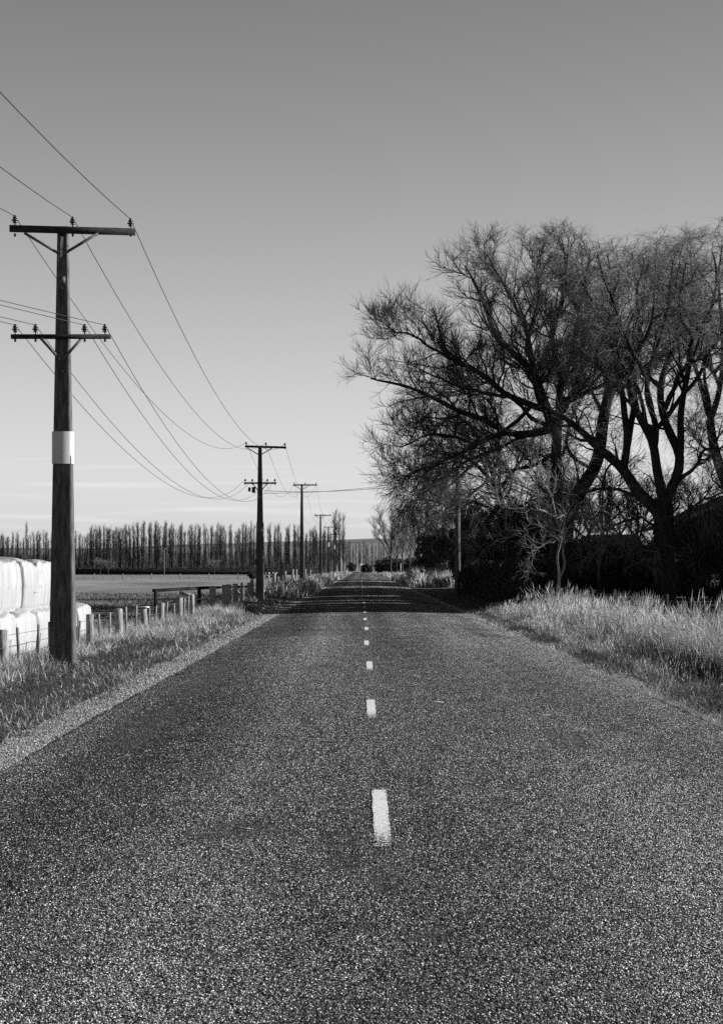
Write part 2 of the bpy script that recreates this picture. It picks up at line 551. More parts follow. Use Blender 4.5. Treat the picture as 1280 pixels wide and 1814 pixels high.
xs = np.concatenate([[-9000, -3000, -1000, -300, -120, -60, -30, -18, -12], np.arange(-9.5, 12.6, .35), [15, 20, 30, 60, 120, 300, 1000, 3000, 9000]])
ys = np.concatenate([[-60, -20], np.arange(-5, 110, 1.2), np.arange(112, 320, 6), [340, 380, 450, 600, 800, 1200, 2000, 4000, 9000]])
X, Y = np.meshgrid(xs, ys)
Z = ground_z(X, Y)
near = (np.abs(X) < 14) & (Y < 300) & ((X < -4.2) | (X > 4.6))
Z = Z + np.where(near, R.normal(0, .02, Z.shape), 0)
nx_ = len(xs); ii = (np.arange(len(ys) - 1)[:, None] * nx_ + np.arange(nx_ - 1)[None]).ravel()
g = link('ground', mesh_np('ground', np.stack([X, Y, Z], -1), quads=np.stack([ii, ii + 1, ii + nx_ + 1, ii + nx_], 1)), M['ground'], None, True)
tag(g, 'rough grassy ground and pale paddock on both sides of the road', 'ground', kind='structure')


def crown(x):
    return .0 - .075 * ((x - .4) / 3.32) ** 2


def strip(name, xl, xr, y0, y1, mat, zf, nx=13, dy=.25, skirt=.0, ej=(0, 0)):
    y = np.concatenate([np.arange(y0, 90, dy), np.arange(90, 300, 2.0), np.linspace(300, y1, 30)])
    def edge(amp):
        w = R.normal(0, 1, len(y)); w = np.convolve(w, [.2, .6, .2], 'same') * .5
        w2 = np.interp(y, np.arange(y0, y1, 2.3), R.normal(0, 1, len(np.arange(y0, y1, 2.3))))
        return amp * (w + w2)
    l = xl + edge(ej[0]); r = xr + edge(ej[1])
    u = np.linspace(0, 1, nx)
    X = l[:, None] * (1 - u) + r[:, None] * u
    Zz = zf(X)
    Yy = np.broadcast_to(y[:, None], X.shape)
    if skirt:
        X = np.concatenate([X[:, :1] - .02, X, X[:, -1:] + .02], 1); Yy = np.concatenate([Yy[:, :1], Yy, Yy[:, -1:]], 1)
        Zz = np.concatenate([Zz[:, :1] - skirt, Zz, Zz[:, -1:] - skirt], 1); nx += 2
    ii = (np.arange(len(y) - 1)[:, None] * nx + np.arange(nx - 1)[None]).ravel()
    return link(name, mesh_np(name, np.stack([X, Yy, Zz], -1), quads=np.stack([ii, ii + 1, ii + nx + 1, ii + nx], 1)), mat, None, True)


road = strip('road', RL, RR_, -8, 880, M['asphalt'], crown, ej=(.03, .05))
tag(road, 'straight two lane chip seal road running to the horizon', 'road', kind='structure')
sh = strip('gravel_shoulder', -3.34, RL + .04, -8, 420, M['gravel'], lambda x: np.interp(x, [-3.9, -3.5, -2.93], [-.095, -.083, -.088]), nx=6, ej=(.13, 0))
tag(sh, 'pale gravel strip along the left edge of the road', 'shoulder', kind='structure')
sh = strip('gravel_verge', RR_ - .05, 4.02, -8, 420, M['gravel'], lambda x: np.interp(x, [3.7, 3.9, 4.4], [-.09, -.085, -.09]), nx=5, ej=(0, .08))
tag(sh, 'thin gravel and dirt strip along the right edge of the road', 'shoulder', kind='structure')

# centre line dashes: the nearest starts where the photograph shows it
fh = F * EYE
starts = [fh / (1500 - HY) + 10.0 * k for k in range(-1, 34)]
for k, y0 in enumerate(starts):
    L = 2.95
    nyd = 15
    y = np.linspace(y0, y0 + L, nyd)
    wv = [-.05, -.03, 0, .03, .05]
    dx = -.012 + .012 * math.sin(k * 2.7) - .06 * (k > 9)
    v = np.array([(RC + dx + a + .004 * math.sin(b * 7 + a * 40), b, crown(RC) + .005) for b in y for a in wv])
    q = [(j * 5 + i, j * 5 + i + 1, (j + 1) * 5 + i + 1, (j + 1) * 5 + i) for j in range(nyd - 1) for i in range(4)]
    me = mesh_np('centre_line_dash', v, quads=q)
    at = me.attributes.new('wear', 'FLOAT', 'POINT')
    t = (v[:, 1] - y0) / L
    e = np.abs(v[:, 0] - RC - dx) / .05
    wv_ = .35 + np.maximum(0, .35 - t) * .7 + np.maximum(0, e - .8) * .5 + np.maximum(0, t - .96) * 2
    at.data.foreach_set('value', wv_.astype(np.float32))
    link('centre_line_dash', me, M['paint'], road)

def patchn(x, y, seed, s):
    rg_ = np.random.default_rng(seed)
    o = np.zeros(len(x))
    for k in range(5):
        a = rg_.uniform(0, 6); f = s * rg_.uniform(.6, 2.2)
        o += np.sin((x * math.cos(a) + y * math.sin(a) * .55) * f + rg_.uniform(0, 6))
    return o / 2.2


# stone chips of the seal, real stones on the near road
def chip_mesh(rng):
    a = np.linspace(0, 2 * math.pi, 7)[:-1] + rng.normal(0, .2, 6)
    r = rng.uniform(.75, 1.1, 6)
    v = [(math.cos(t) * q, math.sin(t) * q, -.35) for t, q in zip(a, r)] + [(math.cos(t) * q * .8, math.sin(t) * q * .8, .3 + rng.normal(0, .1)) for t, q in zip(a, r)]
    v += [(0, 0, .55 + rng.normal(0, .08))]
    return mesh_np('stone_chip', v, tris=[(6 + i, 6 + (i + 1) % 6, 12) for i in range(6)], quads=[(i, (i + 1) % 6, 6 + (i + 1) % 6, 6 + i) for i in range(6)])


def chip_material():
    m, nt, b = newmat('stone_chip')
    at = nt.nodes.new('ShaderNodeAttribute'); at.attribute_name = 'tone'; at.attribute_type = 'INSTANCER'
    nt.links.new(at.outputs['Fac'], b.inputs['Base Color'])
    b.inputs['Roughness'].default_value = .8
    b.inputs['Specular IOR Level'].default_value = .05
    return m


def chips():
    rng = np.random.default_rng(77)
    n = 880000
    y = 6.2 * (48 / 6.2) ** rng.uniform(0, 1, n)
    lim = .19 * y + .4
    lo_x = np.maximum(RL + .02, -lim); hi_x = np.minimum(RR_ - .03, lim)
    x = lo_x + (hi_x - lo_x) * rng.random(n)
    # smooth bleeding tar where the stones have sunk
    gone = np.zeros(n)
    for bx, by, rx_, ry_ in ((-.75, 12.4, .28, .5), (-.12, 12.0, .14, .5), (-.1, 11.0, .1, .4), (.28, 8.9, .12, .25), (.12, 10.4, .09, .5), (-2.2, 21, .35, 3), (-2.3, 30, .3, 5), (1.9, 19, .2, 1.5), (-.6, 33, .25, 1.0)):
        gone = np.maximum(gone, np.clip(1.4 - ((x - bx) / rx_) ** 2 - ((y - by) / ry_) ** 2, 0, .8))
    tar = rng.random(n) < gone
    sc_ = rng.uniform(.0034, .0062, n) * np.clip((y / 8) ** .3, 1, 1.7)
    big = patchn(x, y * .25, 3, 1.6); sm = patchn(x, y, 4, 6)
    # bald smoother streaks where traffic pressed the stones in
    lane = np.interp(x, [-2.9, -2.2, -1.6, -.9, -.3, .5, 1.3, 2.0, 2.7, 3.7], [.85, .52, .62, 1.05, .85, .75, .95, 1.35, 1.05, 1.4])
    tone = np.clip(rng.lognormal(-2.15, 1.2, n) * lane * (1 + .22 * big + .1 * sm), .006, .75) * ALB * np.interp(y, [7, 12, 26], [1.12, 1.0, .82])  # stone tone also lowered with distance along the road
    tone[tar] = rng.uniform(.07, .15, tar.sum())
    z = crown(x) - sc_ * rng.uniform(-.15, .5, n)
    z[tar] = crown(x[tar]) - sc_[tar] * .42
    for k, y0 in enumerate(starts[:7]):
        dx = -.012 + .012 * math.sin(k * 2.7)
        t = (y - y0) / 2.95
        ins = (np.abs(x - RC - dx) < .05) & (t > 0) & (t < 1) & (rng.random(n) > np.clip(.55 - t * 1.6, .06, 1))
        tone[ins] = rng.uniform(.45, .62, ins.sum())
        sc_[ins] *= .8
    # loose stones on the two gravel edges
    for a_, b_, m_ in ((-3.45, RL + .06, 26000), (RR_ - .1, 4.1, 9000)):
        gy = 16 * (80 / 16) ** rng.random(m_); gx = rng.uniform(a_, b_, m_)
        x = np.concatenate([x, gx]); y = np.concatenate([y, gy]); z = np.concatenate([z, np.full(m_, -.084) + rng.uniform(0, .006, m_)])
        sc_ = np.concatenate([sc_, rng.lognormal(-5.15, .42, m_) * np.clip((gy / 20) ** .4, 1, 2)])
        tone = np.concatenate([tone, rng.uniform(.06, .38, m_)])
    n = len(x)
    me = bpy.data.meshes.new('aggregate_chips')
    me.vertices.add(n); me.vertices.foreach_set('co', np.stack([x, y, z], 1).astype(np.float32).ravel())
    for nm, val in (('tone', tone), ('size', sc_)):
        a = me.attributes.new(nm, 'FLOAT', 'POINT'); a.data.foreach_set('value', val.astype(np.float32))
    a = me.attributes.new('turn', 'FLOAT_VECTOR', 'POINT')
    a.data.foreach_set('vector', np.stack([rng.normal(0, .35, n), rng.normal(0, .35, n), rng.uniform(0, 6.28, n)], 1).astype(np.float32).ravel())
    a = me.attributes.new('pick', 'INT', 'POINT'); a.data.foreach_set('value', rng.integers(0, 4, n).astype(np.int32))
    o = bpy.data.objects.new('aggregate_chips', me); col.objects.link(o); o.parent = road; o['kind'] = 'stuff'
    ng = bpy.data.node_groups.new('chips', 'GeometryNodeTree')
    ng.interface.new_socket('Geometry', in_out='INPUT', socket_type='NodeSocketGeometry')
    ng.interface.new_socket('Geometry', in_out='OUTPUT', socket_type='NodeSocketGeometry')
    gi = ng.nodes.new('NodeGroupInput'); go = ng.nodes.new('NodeGroupOutput')
    cm = chip_material()
    cc = bpy.data.collections.new('chip_shapes')
    for k in range(4):
        c = chip_mesh(rng); c.materials.append(cm)
        co = bpy.data.objects.new('stone_chip', c); cc.objects.link(co)
    ci = ng.nodes.new('GeometryNodeCollectionInfo'); ci.inputs['Collection'].default_value = cc
    ci.inputs['Separate Children'].default_value = True; ci.inputs['Reset Children'].default_value = True
    ip = ng.nodes.new('GeometryNodeInstanceOnPoints'); ip.inputs['Pick Instance'].default_value = True
    def na(name, typ):
        q = ng.nodes.new('GeometryNodeInputNamedAttribute'); q.data_type = typ; q.inputs['Name'].default_value = name
        return q.outputs['Attribute']
    ng.links.new(gi.outputs[0], ip.inputs['Points']); ng.links.new(ci.outputs[0], ip.inputs['Instance'])
    ng.links.new(na('pick', 'INT'), ip.inputs['Instance Index'])
    ng.links.new(na('turn', 'FLOAT_VECTOR'), ip.inputs['Rotation'])
    ng.links.new(na('size', 'FLOAT'), ip.inputs['Scale'])
    ng.links.new(ip.outputs[0], go.inputs[0])
    md = o.modifiers.new('chips', 'NODES'); md.node_group = ng
    return o


chips()

# ------------------------------------------------------------------ hills
hx = np.linspace(-5200, 5200, 90)
prof = 92 + 16 * np.sin(hx / 900 + .6) + 9 * np.sin(hx / 310 + 2) + 4 * np.sin(hx / 120)
hv, hn = [], 9
for j in range(hn):
    s = j / (hn - 1)
    hv.append(np.stack([hx, 6000 + 1800 * s + 100 * np.sin(hx / 400 + s * 3), prof * np.sin(s * math.pi / 2) ** .8 + 5 * np.sin(hx / 160 + s * 9) * s - 2], 1))
n = len(hx); ii = (np.arange(hn - 1)[:, None] * n + np.arange(n - 1)[None]).ravel()
hill = link('hills', mesh_np('hills', np.concatenate(hv), quads=np.stack([ii, ii + 1, ii + n + 1, ii + n], 1)), M['hill'], None, True)
tag(hill, 'low smooth range of hills along the horizon', 'hills', kind='structure')


# ------------------------------------------------------------------ power poles
POLES = [  # px of shaft, py of top, distance, base py, lower arm py or None, sleeve (top, bottom)
    (112, 404, 33.4, 1184, 598, (765, 822)),
    (460.5, 790, 99.0, 1056, 856, (925, 942)),
    (534.5, 858, 169.0, 1030, None, None),
    (567.5, 912, 246.0, 1024, None, None),
    (581.5, 933, 306.0, 1020, None, (961, 969)),
    (592, 946, 368.0, 1018, None, (966, 973)),
    (602, 957.5, 468.0, 1016, None, None),
    (608, 965, 556.0, 1015, None, None),
    (613, 971, 660.0, 1014, None, None),
    (617, 977, 775.0, 1013, None, None),
]
ORD = ['nearest', 'second', 'third', 'fourth', 'fifth', 'sixth', 'seventh', 'eighth', 'ninth', 'farthest']
top_att, low_att = [], []
for i, (px, py, d, by, lo, slv) in enumerate(POLES):
    t = P(px, py, d); X0, ztop = t[0], t[2]
    o = empty('power_pole', (X0, d, 0))
    # shaft: tapered H section
    mb = MB()
    zb = -.5
    H = ztop - zb
    def half(z):
        u = (z - zb) / H
        return .215 + (.085 - .215) * u
    def dep(z): return half(z) * .80
    zz = np.linspace(zb, ztop, 14)
    prof = []
    for z in zz:
        a, b = half(z), dep(z); c = .018; rec = .022; w = a * .62
        pts = [(-a + c, -b), (-w, -b), (-w + .02, -b + rec), (w - .02, -b + rec), (w, -b), (a - c, -b), (a, -b + c),
               (a, b - c), (a - c, b), (w, b), (w - .02, b - rec), (-w + .02, b - rec), (-w, b), (-a + c, b), (-a, b - c), (-a, -b + c)]
        prof.append([(x, y, z) for x, y in pts])
    prof = np.array(prof); m = prof.shape[1]
    q = [(k * m + s, k * m + (s + 1) % m, (k + 1) * m + (s + 1) % m, (k + 1) * m + s) for k in range(13) for s in range(m)]
    v = np.concatenate([prof.reshape(-1, 3), [(0, 0, ztop)]])
    mb.add(v, tris=[(13 * m + s, 13 * m + (s + 1) % m, 14 * m) for s in range(m)], quads=q)
    mb.build('shaft', M['concrete'], o)
    far = d > 280

    def arm(z, x0, x1, yo, th, ins, br, tilt=0.0):
        a_ = MB().beam((x0, yo, z + tilt), (x1, yo, z - tilt), .09, th).build('crossarm', M['dark_timber'], o)
        for s in (-1, 1):
            MB().beam((s * br[0], yo + .055 * np.sign(-yo) * -1, z - th / 2), (s * .02, yo + .05 * np.sign(yo), z - br[1]), .012, .045).build('brace', M['steel'], o)
        out = []
        for x in ins:
            zz_ = z + th / 2 + tilt * (1 - 2 * (x - x0) / (x1 - x0)) - .002
            b = MB().lathe((x, yo, zz_), [(.010, -.0), (.010, .04), (.034, .042), (.042, .055), (.024, .065), (.024, .07), (.054, .076), (.058, .092), (.026, .103), (.026, .11), (.042, .115), (.042, .13), (.022, .143), (.022, .15), (.03, .158), (.018, .17), (.0, .174)], 6 if far else 10)
            ib = b.build('insulator', M['ceramic'], o, True)
            if not far:
                MB().lathe((x, yo, z - th / 2 - .05), [(0, 0), (.018, 0), (.018, .05)], 6).build('bolt', M['steel'], ib)
            out.append((X0 + x, d + yo, zz_ + .155))
        return out

    yo = -dep(ztop) - .05
    s1 = d / F
    if i == 0: xa, xb, ins = -92 * s1, 129 * s1, (-83 * s1, 19 * s1, 121 * s1)
    else: xa, xb, ins = -.72, 1.26, (-.62, .28, 1.18)
    if i == 1: xa, xb, ins = -.72, 1.27, (-.66, .29, 1.2)
    tops = arm(ztop - .055, xa, xb, yo, .105, ins, (.6, .4), .028 if i < 2 else .0)
    top_att.append(tops)
    MB().box((0, yo * .5, ztop + .0), (.17, abs(yo) + .02, .02)).build('pole_cap', M['steel'], o)
    if lo:
        zl = P(px, lo, d)[2]
        yl = -dep(zl) - .045
        if i == 0: low_att.append(arm(zl, -.82, .79, yl, .07, (-.755, -.425, .37, .70), (.33, .38)))
        else: low_att.append(arm(zl, -.77, .8, yl, .08, (-.7, -.36, .36, .72), (.33, .45)))
    if slv:
        z0, z1 = P(px, slv[1], d)[2], P(px, slv[0], d)[2]
        zc = (z0 + z1) / 2; a = half(z0) + .014; b = dep(z0) + .014
        mb = MB()
        ring = [(-a, -b + .03), (-a + .03, -b), (a - .05, -b), (a, -b + .05), (a, b), (-a, b)]
        v = [(x, y, z) for z in (z0, z1) for x, y in ring]
        nR = len(ring)
        mb.add(v, quads=[(s, (s + 1) % nR, nR + (s + 1) % nR, nR + s) for s in range(nR)])
        mb.add([(x * .9, y * .9, z) for z in (z0, z1) for x, y in ring], quads=[(s, (s + 1) % nR, nR + (s + 1) % nR, nR + s) for s in range(nR)])
        mb.build('marker_sleeve', M['sleeve'] if i != 1 else M['signgrey'], o)
    if i == 0:
        for z in (6.1, 5.55, 4.75):
            MB().lathe((0, -dep(z) + .015, z), [(0, 0), (.02, 0), (.02, .04), (0, .04)], 6).build('bolt', M['steel'], o)
        MB().box((0, -dep(6.25) + .012, 6.25), (.1, .03, .13)).build('number_plate', M['steel'], o)
    if i == 1:
        z = P(px, 868, d)[2]
        MB().box((-.3, yl, z), (.16, .14, .28)).box((-.5, yl, z + .02), (.12, .12, .2)).build('fuse_box', M['ceramic'], o)
    w = ('nearest and largest concrete power pole with white sleeve, beside the wrapped bales' if i == 0 else
         'second concrete power pole, with two crossarms, past the fence posts' if i == 1 else
         f'{ORD[i]} concrete power pole in the row along the left verge, with one crossarm')
    tag(o, w, 'power pole', 'power poles along the left side of the road')

# the pole on the right, in front of the hedge
d = 117.6
t = P(810, 834, d)
o = empty('service_pole', (t[0], d, 0))
MB().tube([(0, 0, -.4), (0, 0, 3), (0.02, 0, t[2])], [.19, .16, .12], 10).build('shaft', simple('pole_timber', .03, .15, 6, .9, (4, 4, .5), .5, 30), o, True)
MB().beam((-.5, -.16, t[2] - .35), (.35, -.16, t[2] - .35), .08, .09).build('crossarm', M['dark_timber'], o)
MB().lathe((-.4, -.16, t[2] - .305), [(.015, 0), (.05, .04), (.06, .1), (.03, .14), (0, .15)], 8).build('insulator', M['ceramic'], o)
MB().lathe((.28, -.16, t[2] - .305), [(.015, 0), (.05, .04), (.06, .1), (.03, .14), (0, .15)], 8).build('insulator', M['ceramic'], o)
tag(o, 'single timber pole standing at the left end of the dark hedge', 'power pole')
SP = (t[0], d, t[2])


# ------------------------------------------------------------------ cables
def span(a, b, sag, k=26):
    a, b = np.asarray(a, float), np.asarray(b, float); u = np.linspace(0, 1, k)[:, None]
    p = a * (1 - u) + b * u
    p[:, 2] -= 4 * sag * (u * (1 - u))[:, 0]
    return p


def cable(name, pts, label, group, r=.0075):
    o = MB().tube(pts, r, 5).build(name, M['cable'], None, True)
    return tag(o, label, 'power line', group)


for j, w in enumerate(('left', 'middle', 'right')):
    a0 = np.array(top_att[0][j])
    pts = [span((a0[0] - .05, -33.0, a0[2] + .2), a0, 1.5 - .115 * j)]
    for i in range(len(top_att) - 1):
        L = top_att[i + 1][j][1] - top_att[i][j][1]
        pts.append(span(top_att[i][j], top_att[i + 1][j], 1.62 * (L / 66) ** 2 * (1 if i else .98))[1:])
    cable('power_cable', np.concatenate(pts), f'{w} one of the three long cables on the top crossarms', 'cables on the upper crossarms', .0065)
for j, w in enumerate(('outer left', 'inner left', 'inner right', 'outer right')):
    cable('low_cable', span(low_att[0][j], low_att[1][j], 1.72 + .05 * j), f'{w} cable slung between the lower crossarms of the two nearest poles', 'cables on the lower crossarms', .006)
    a = np.array(low_att[0][j])
    b = a + np.array([-.36 - .02 * j, -.93, 0]) * 26 + np.array([0, 0, 1.5])
    cable('side_cable', span(a, b, .3), f'{w} cable leaving the nearest pole\'s lower crossarm towards the left', 'cables leading off to the left', .006)
yl = POLES[1][2]
a = np.array([POLES[1][0], 0, 0])
pa = P(468, 870, 98.6)
for j in range(2):
    cable('service_cable', span(pa + np.array([0, 0, .12 * j - .1]), (SP[0] - .4 + .68 * j, SP[1] - .16, SP[2] - .18), .28 + .1 * j),
          ('upper' if j else 'lower') + ' of the two cables crossing the road to the timber pole', 'cables crossing the road', .011)


# ------------------------------------------------------------------ fences
def round_post(r, h, lean=(0, 0), zb=-.5, sides=9, split=False):
    pts = [(0, 0, zb), (lean[0] * .5, lean[1] * .5, h * .5), (lean[0], lean[1], h - .01), (lean[0], lean[1], h)]
    return MB().tube(pts, [r, r * .98, r * .95, r * .8], sides)


FX = -5.62
fence = tag(empty('roadside_fence', (FX, 32, 0)), 'low post and batten wire fence between the left verge and the paddock', 'fence')
post_y = [32.2, 37.4, 42.5, 47.5, 52.8, 57.6, 63.2, 68.4]
post_t = [.61, .60, .62, .64, .56, .60, .66, .70]
for k, (y, h) in enumerate(zip(post_y, post_t)):
    o = round_post(.085 + .015 * (k % 3 == 0), h, (R.normal(0, .02), 0)).build('post', M['timber'], fence, False)
    o.location = (R.normal(0, .02), y - 32, 0); o.rotation_euler.z = R.uniform(0, 3)
    if k == 4:
        MB().box((.05, 0, h + .012), (.32, .16, .028)).build('post_cap', M['whitepaint'], o)
    if k == 7:
        MB().beam((0, 0, h - .04), (.42, .1, h + .06), .12, .1).build('fallen_rail', M['timber'], o)
    if k < 7:
        for s in range(1, 3):
            yy = y + (post_y[k + 1] - y) * s / 3
            b = MB().box((0, 0, h / 2 - .12), (.045, .035, h + .2)).build('batten', M['timber'], fence)
            b.location = (R.normal(0, .02), yy - 32, -.02 + R.normal(0, .03)); b.rotation_euler = (R.normal(0, .03), R.normal(0, .04), R.normal(0, .2))
# strainers and shaded posts further along
for px, py, d, r in ((376, 1038, 76, .13), (399, 1036, 80, .12), (407, 1035, 84, .10), (417, 1034, 88, .11), (429, 1032, 92, .10), (441, 1032, 95, .10), (447, 1027, 99, .09),
                     (485, 1015, 128, .12), (498, 1013, 138, .12), (504, 1012, 148, .12), (490, 1016, 133, .1), (518, 1008, 165, .1), (524, 1008, 175, .1), (541, 1008, 205, .1), (546, 1008, 215, .1), (549, 1009, 228, .1)):
    t = P(px, py, d)
    o = round_post(r, t[2], (R.normal(0, .03), 0)).build('post', M['timber'], fence)
    o.location = (t[0] - FX, d - 32, 0)
for z in (.16, .32, .50):
    MB().tube([(0, yy - 32, z + (.006 * math.sin(yy))) for yy in np.arange(20, 77, 2.6)], .004, 4).build('wire', M['steel'], fence)
for a, b in (((470, 1016, 128), (500, 1015, 148)), ((470, 1022, 128), (500, 1019, 148))):
    MB().beam(P(*a) - np.array([FX, 32, 0]), P(*b) - np.array([FX, 32, 0]), .05, .13).build('rail', M['timber'], fence)

# dark timber yard rail at the edge of the paddock
yr = tag(empty('yard_rail', P(275, 1080, 84)), 'dark timber rail on posts standing in the paddock behind the fence', 'rail')
b0 = np.array(yr.location)
MB().beam(P(272, 1046, 84) - b0, P(368, 1041, 88) - b0, .12, .13).build('rail', M['dark_timber'], yr)
MB().beam(P(368, 1041, 88) - b0, P(440, 1039, 98) - b0, .1, .1).build('rail', M['dark_timber'], yr)
for px, py, d in ((276, 1044, 84), (353, 1042, 88)):
    t = P(px, py, d)
    o = MB().box((0, 0, 0), (.15, .15, 1.3)).build('post', M['dark_timber'], yr)
    o.location = t - b0 - np.array([0, 0, .66])

# paddock fence far across the field
pf = tag(empty('paddock_fence', (-60, 340, -.3)), 'thin post and wire fence crossing the far side of the paddock', 'fence')
for k in range(24):
    x = -37 + k * 4.75 - 36
    if x > -17.5 + 60: break
    o = MB().box((0, 0, .4), (.13, .13, 1.1 + R.uniform(-.1, .1))).build('post', M['timber'], pf)
    o.location = (x + 8, 0, 0)
    for s in (1, 2):
        o = MB().box((0, 0, .4), (.05, .05, .85)).build('batten', M['timber'], pf)
        o.location = (x + 8 + 4.75 * s / 3, 0, 0)
for z in (.3, .55, .8):
    MB().tube([(-66, 0, z), (-30, 0, z), (0, 0, z), (44, 0, z)], .008, 4).build('wire', M['steel'], pf)

# right hand fence half lost in the grass
rf = tag(empty('wire_fence', (7.05, 38, 0)), 'sagging wire fence behind the tall dry grass on the right', 'fence')
for k, y in enumerate(np.arange(30, 76, 4.6)):
    h = .95 + R.normal(0, .04)
    o = round_post(.05, h, (R.normal(0, .05), R.normal(0, .05))).build('post', M['dark_timber'], rf)
    o.location = (R.normal(0, .05), y - 38, 0)
for z, s in ((.86, .05), (.62, .04), (.38, .03)):
    MB().tube([(.03 * math.sin(y * 2.2), y - 38, z - s * abs(math.sin((y - 30) / 4.6 * math.pi)) + .01 * math.sin(y * 5)) for y in np.arange(30, 77, .6)], .0045, 4).build('wire', M['steel'], rf)


# ------------------------------------------------------------------ wrapped bales
def bale_mesh(lx, ly, lz, seed, slump=0.0):
    rg = np.random.default_rng(seed)
    n = 30
    fv, fq, off = [], [], 0
    u = np.linspace(-1, 1, n)
    A, B = np.meshgrid(u, u, indexing='ij')
    faces = [(A, B, np.ones_like(A)), (B, A, -np.ones_like(A)), (np.ones_like(A), A, B), (-np.ones_like(A), B, A), (B, np.ones_like(A), A), (A, -np.ones_like(A), B)]
    for f in faces:
        p = np.stack(f, -1).reshape(-1, 3)
        fv.append(p)
        ii = (np.arange(n - 1)[:, None] * n + np.arange(n - 1)[None]).ravel() + off
        fq.append(np.stack([ii, ii + n, ii + n + 1, ii + 1], 1)); off += n * n
    p = np.concatenate(fv); q = np.concatenate(fq)
    # round the edges
    half_ = np.array([lx, ly, lz]) / 2; r = .16
    v = p * half_
    inner = np.clip(v, -(half_ - r), half_ - r)
    d = v - inner; dn = np.linalg.norm(d, axis=1, keepdims=True)
    v = inner + d / np.maximum(dn, 1e-6) * np.minimum(dn, r)
    nrm = norm(d + 1e-9)
    un = v / half_
    # bulge and creases of the film
    bul = (1 - un[:, 0] ** 2 * (np.abs(nrm[:, 0]) < .5)) * (1 - un[:, 1] ** 2 * (np.abs(nrm[:, 1]) < .5)) * (1 - un[:, 2] ** 2 * (np.abs(nrm[:, 2]) < .5))
    v += nrm * (bul * .05)[:, None]
    cr = np.zeros(len(v))
    for k in range(14):
        w = rg.uniform(5, 16); ph = rg.uniform(0, 6); sl = rg.normal(0, .5)
        cr += rg.uniform(.1, 1) * np.sin(w * (v[:, 1] + v[:, 0] * .7) + sl * v[:, 2] * 2.5 + ph)
    v += nrm * (cr * .0075 * (.6 + .8 * (v[:, 2] > 0)))[:, None]
    lump = np.zeros(len(v))
    for k in range(6):
        w = rg.normal(0, 2.2, 3); lump += np.sin(v @ w + rg.uniform(0, 6))
    v += nrm * (lump * .016)[:, None]
    v[:, 2] -= slump * (un[:, 1] + 1) * .5 * (un[:, 2] > -.2)
    return mesh_np('wrapped_bale', v, quads=q)


BX = -7.45      # row centre; the sunlit side faces the road
rows = [('top', 38.7, 2.0, 'nearest top bale of the white stack, cut by the left edge'),
        ('top', 40.68, 1.86, 'second top bale of the white stack from the left edge'),
        ('top', 42.62, 1.94, 'middle top bale of the white stack, with a slumped creased shoulder'),
        ('top', 44.12, 1.0, 'narrow top bale of the white stack, second from the pole'),
        ('top', 45.2, 1.08, 'last top bale of the white stack, touching the pole in view'),
        ('low', 39.2, 2.05, 'lowest nearest bale of the white stack, behind the first fence post'),
        ('low', 41.35, 2.05, 'lower white bale second from the left edge, behind two thin battens'),
        ('low', 43.5, 2.05, 'lower white bale third from the left edge, left of the pole'),
        ('low', 45.66, 2.05, 'lower white bale whose left side meets the pole in view'),
        ('low', 47.85, 2.1, 'lower white bale directly behind the near power pole'),
        ('low', 50.2, 2.0, 'lower white bale showing just right of the near power pole')]
for k, (tier, y, L, lab) in enumerate(rows):
    if tier == 'top':
        o = link('wrapped_bale', bale_mesh(1.15, L, 1.06, 40 + k, .07 if k == 2 else .0), M['wrap'], None, True)
        o.location = (BX + R.normal(0, .03) + .02, y, .66 + .53 + R.normal(0, .008))
    else:
        o = link('wrapped_bale', bale_mesh(1.2, L, .96, 40 + k), M['wrap'], None, True)
        o.location = (BX + .12 + R.normal(0, .03), y, .19)
    o.rotation_euler.z = R.normal(0, .015)
    tag(o, lab, 'bale', 'white wrapped bales stacked in the paddock')


# ------------------------------------------------------------------ trees
def put_tree(name, wood, tw, barkm, twigm, label, cat='tree', group=None, loc=(0, 0, 0)):
    o = empty(name, loc)
    v, q = join(wood); v = v - np.asarray(loc)
    link('trunk', mesh_np('trunk', v, quads=q), barkm, o, True)
    v, q = join(tw); v = v - np.asarray(loc)
    link('crown', mesh_np('crown', v, quads=q), twigm, o)
    return tag(o, label, cat, group)


def limb(pix, d, r0, r1, dd=0.0, w=.05):
    """limb through photo pixels, drifting dd metres in depth towards its tip"""
    n = len(pix)
    return ([P(x, y, d + dd * (i / max(1, n - 1)) ** 1.3) for i, (x, y) in enumerate(pix)], r0, r1, w)


def extra_limbs(base, n, L, rad, rg, zlo=.0, up=(.3, 1.0), ydir=None):
    out = []
    for k in range(n):
        a = rg.uniform(0, 2 * math.pi)
        D = np.array([math.cos(a) * .75, math.sin(a), rg.uniform(*up)]); D /= np.linalg.norm(D)
        l = rg.uniform(*L); p0 = np.asarray(base) + np.array([0, 0, rg.uniform(0, zlo)])
        p1 = p0 + D * l * .5 + np.array([0, 0, .3]); p2 = p0 + D * l + np.array([0, 0, l * .12])
        out.append(([p0, p1, p2], rad, .03, .12))
    return out


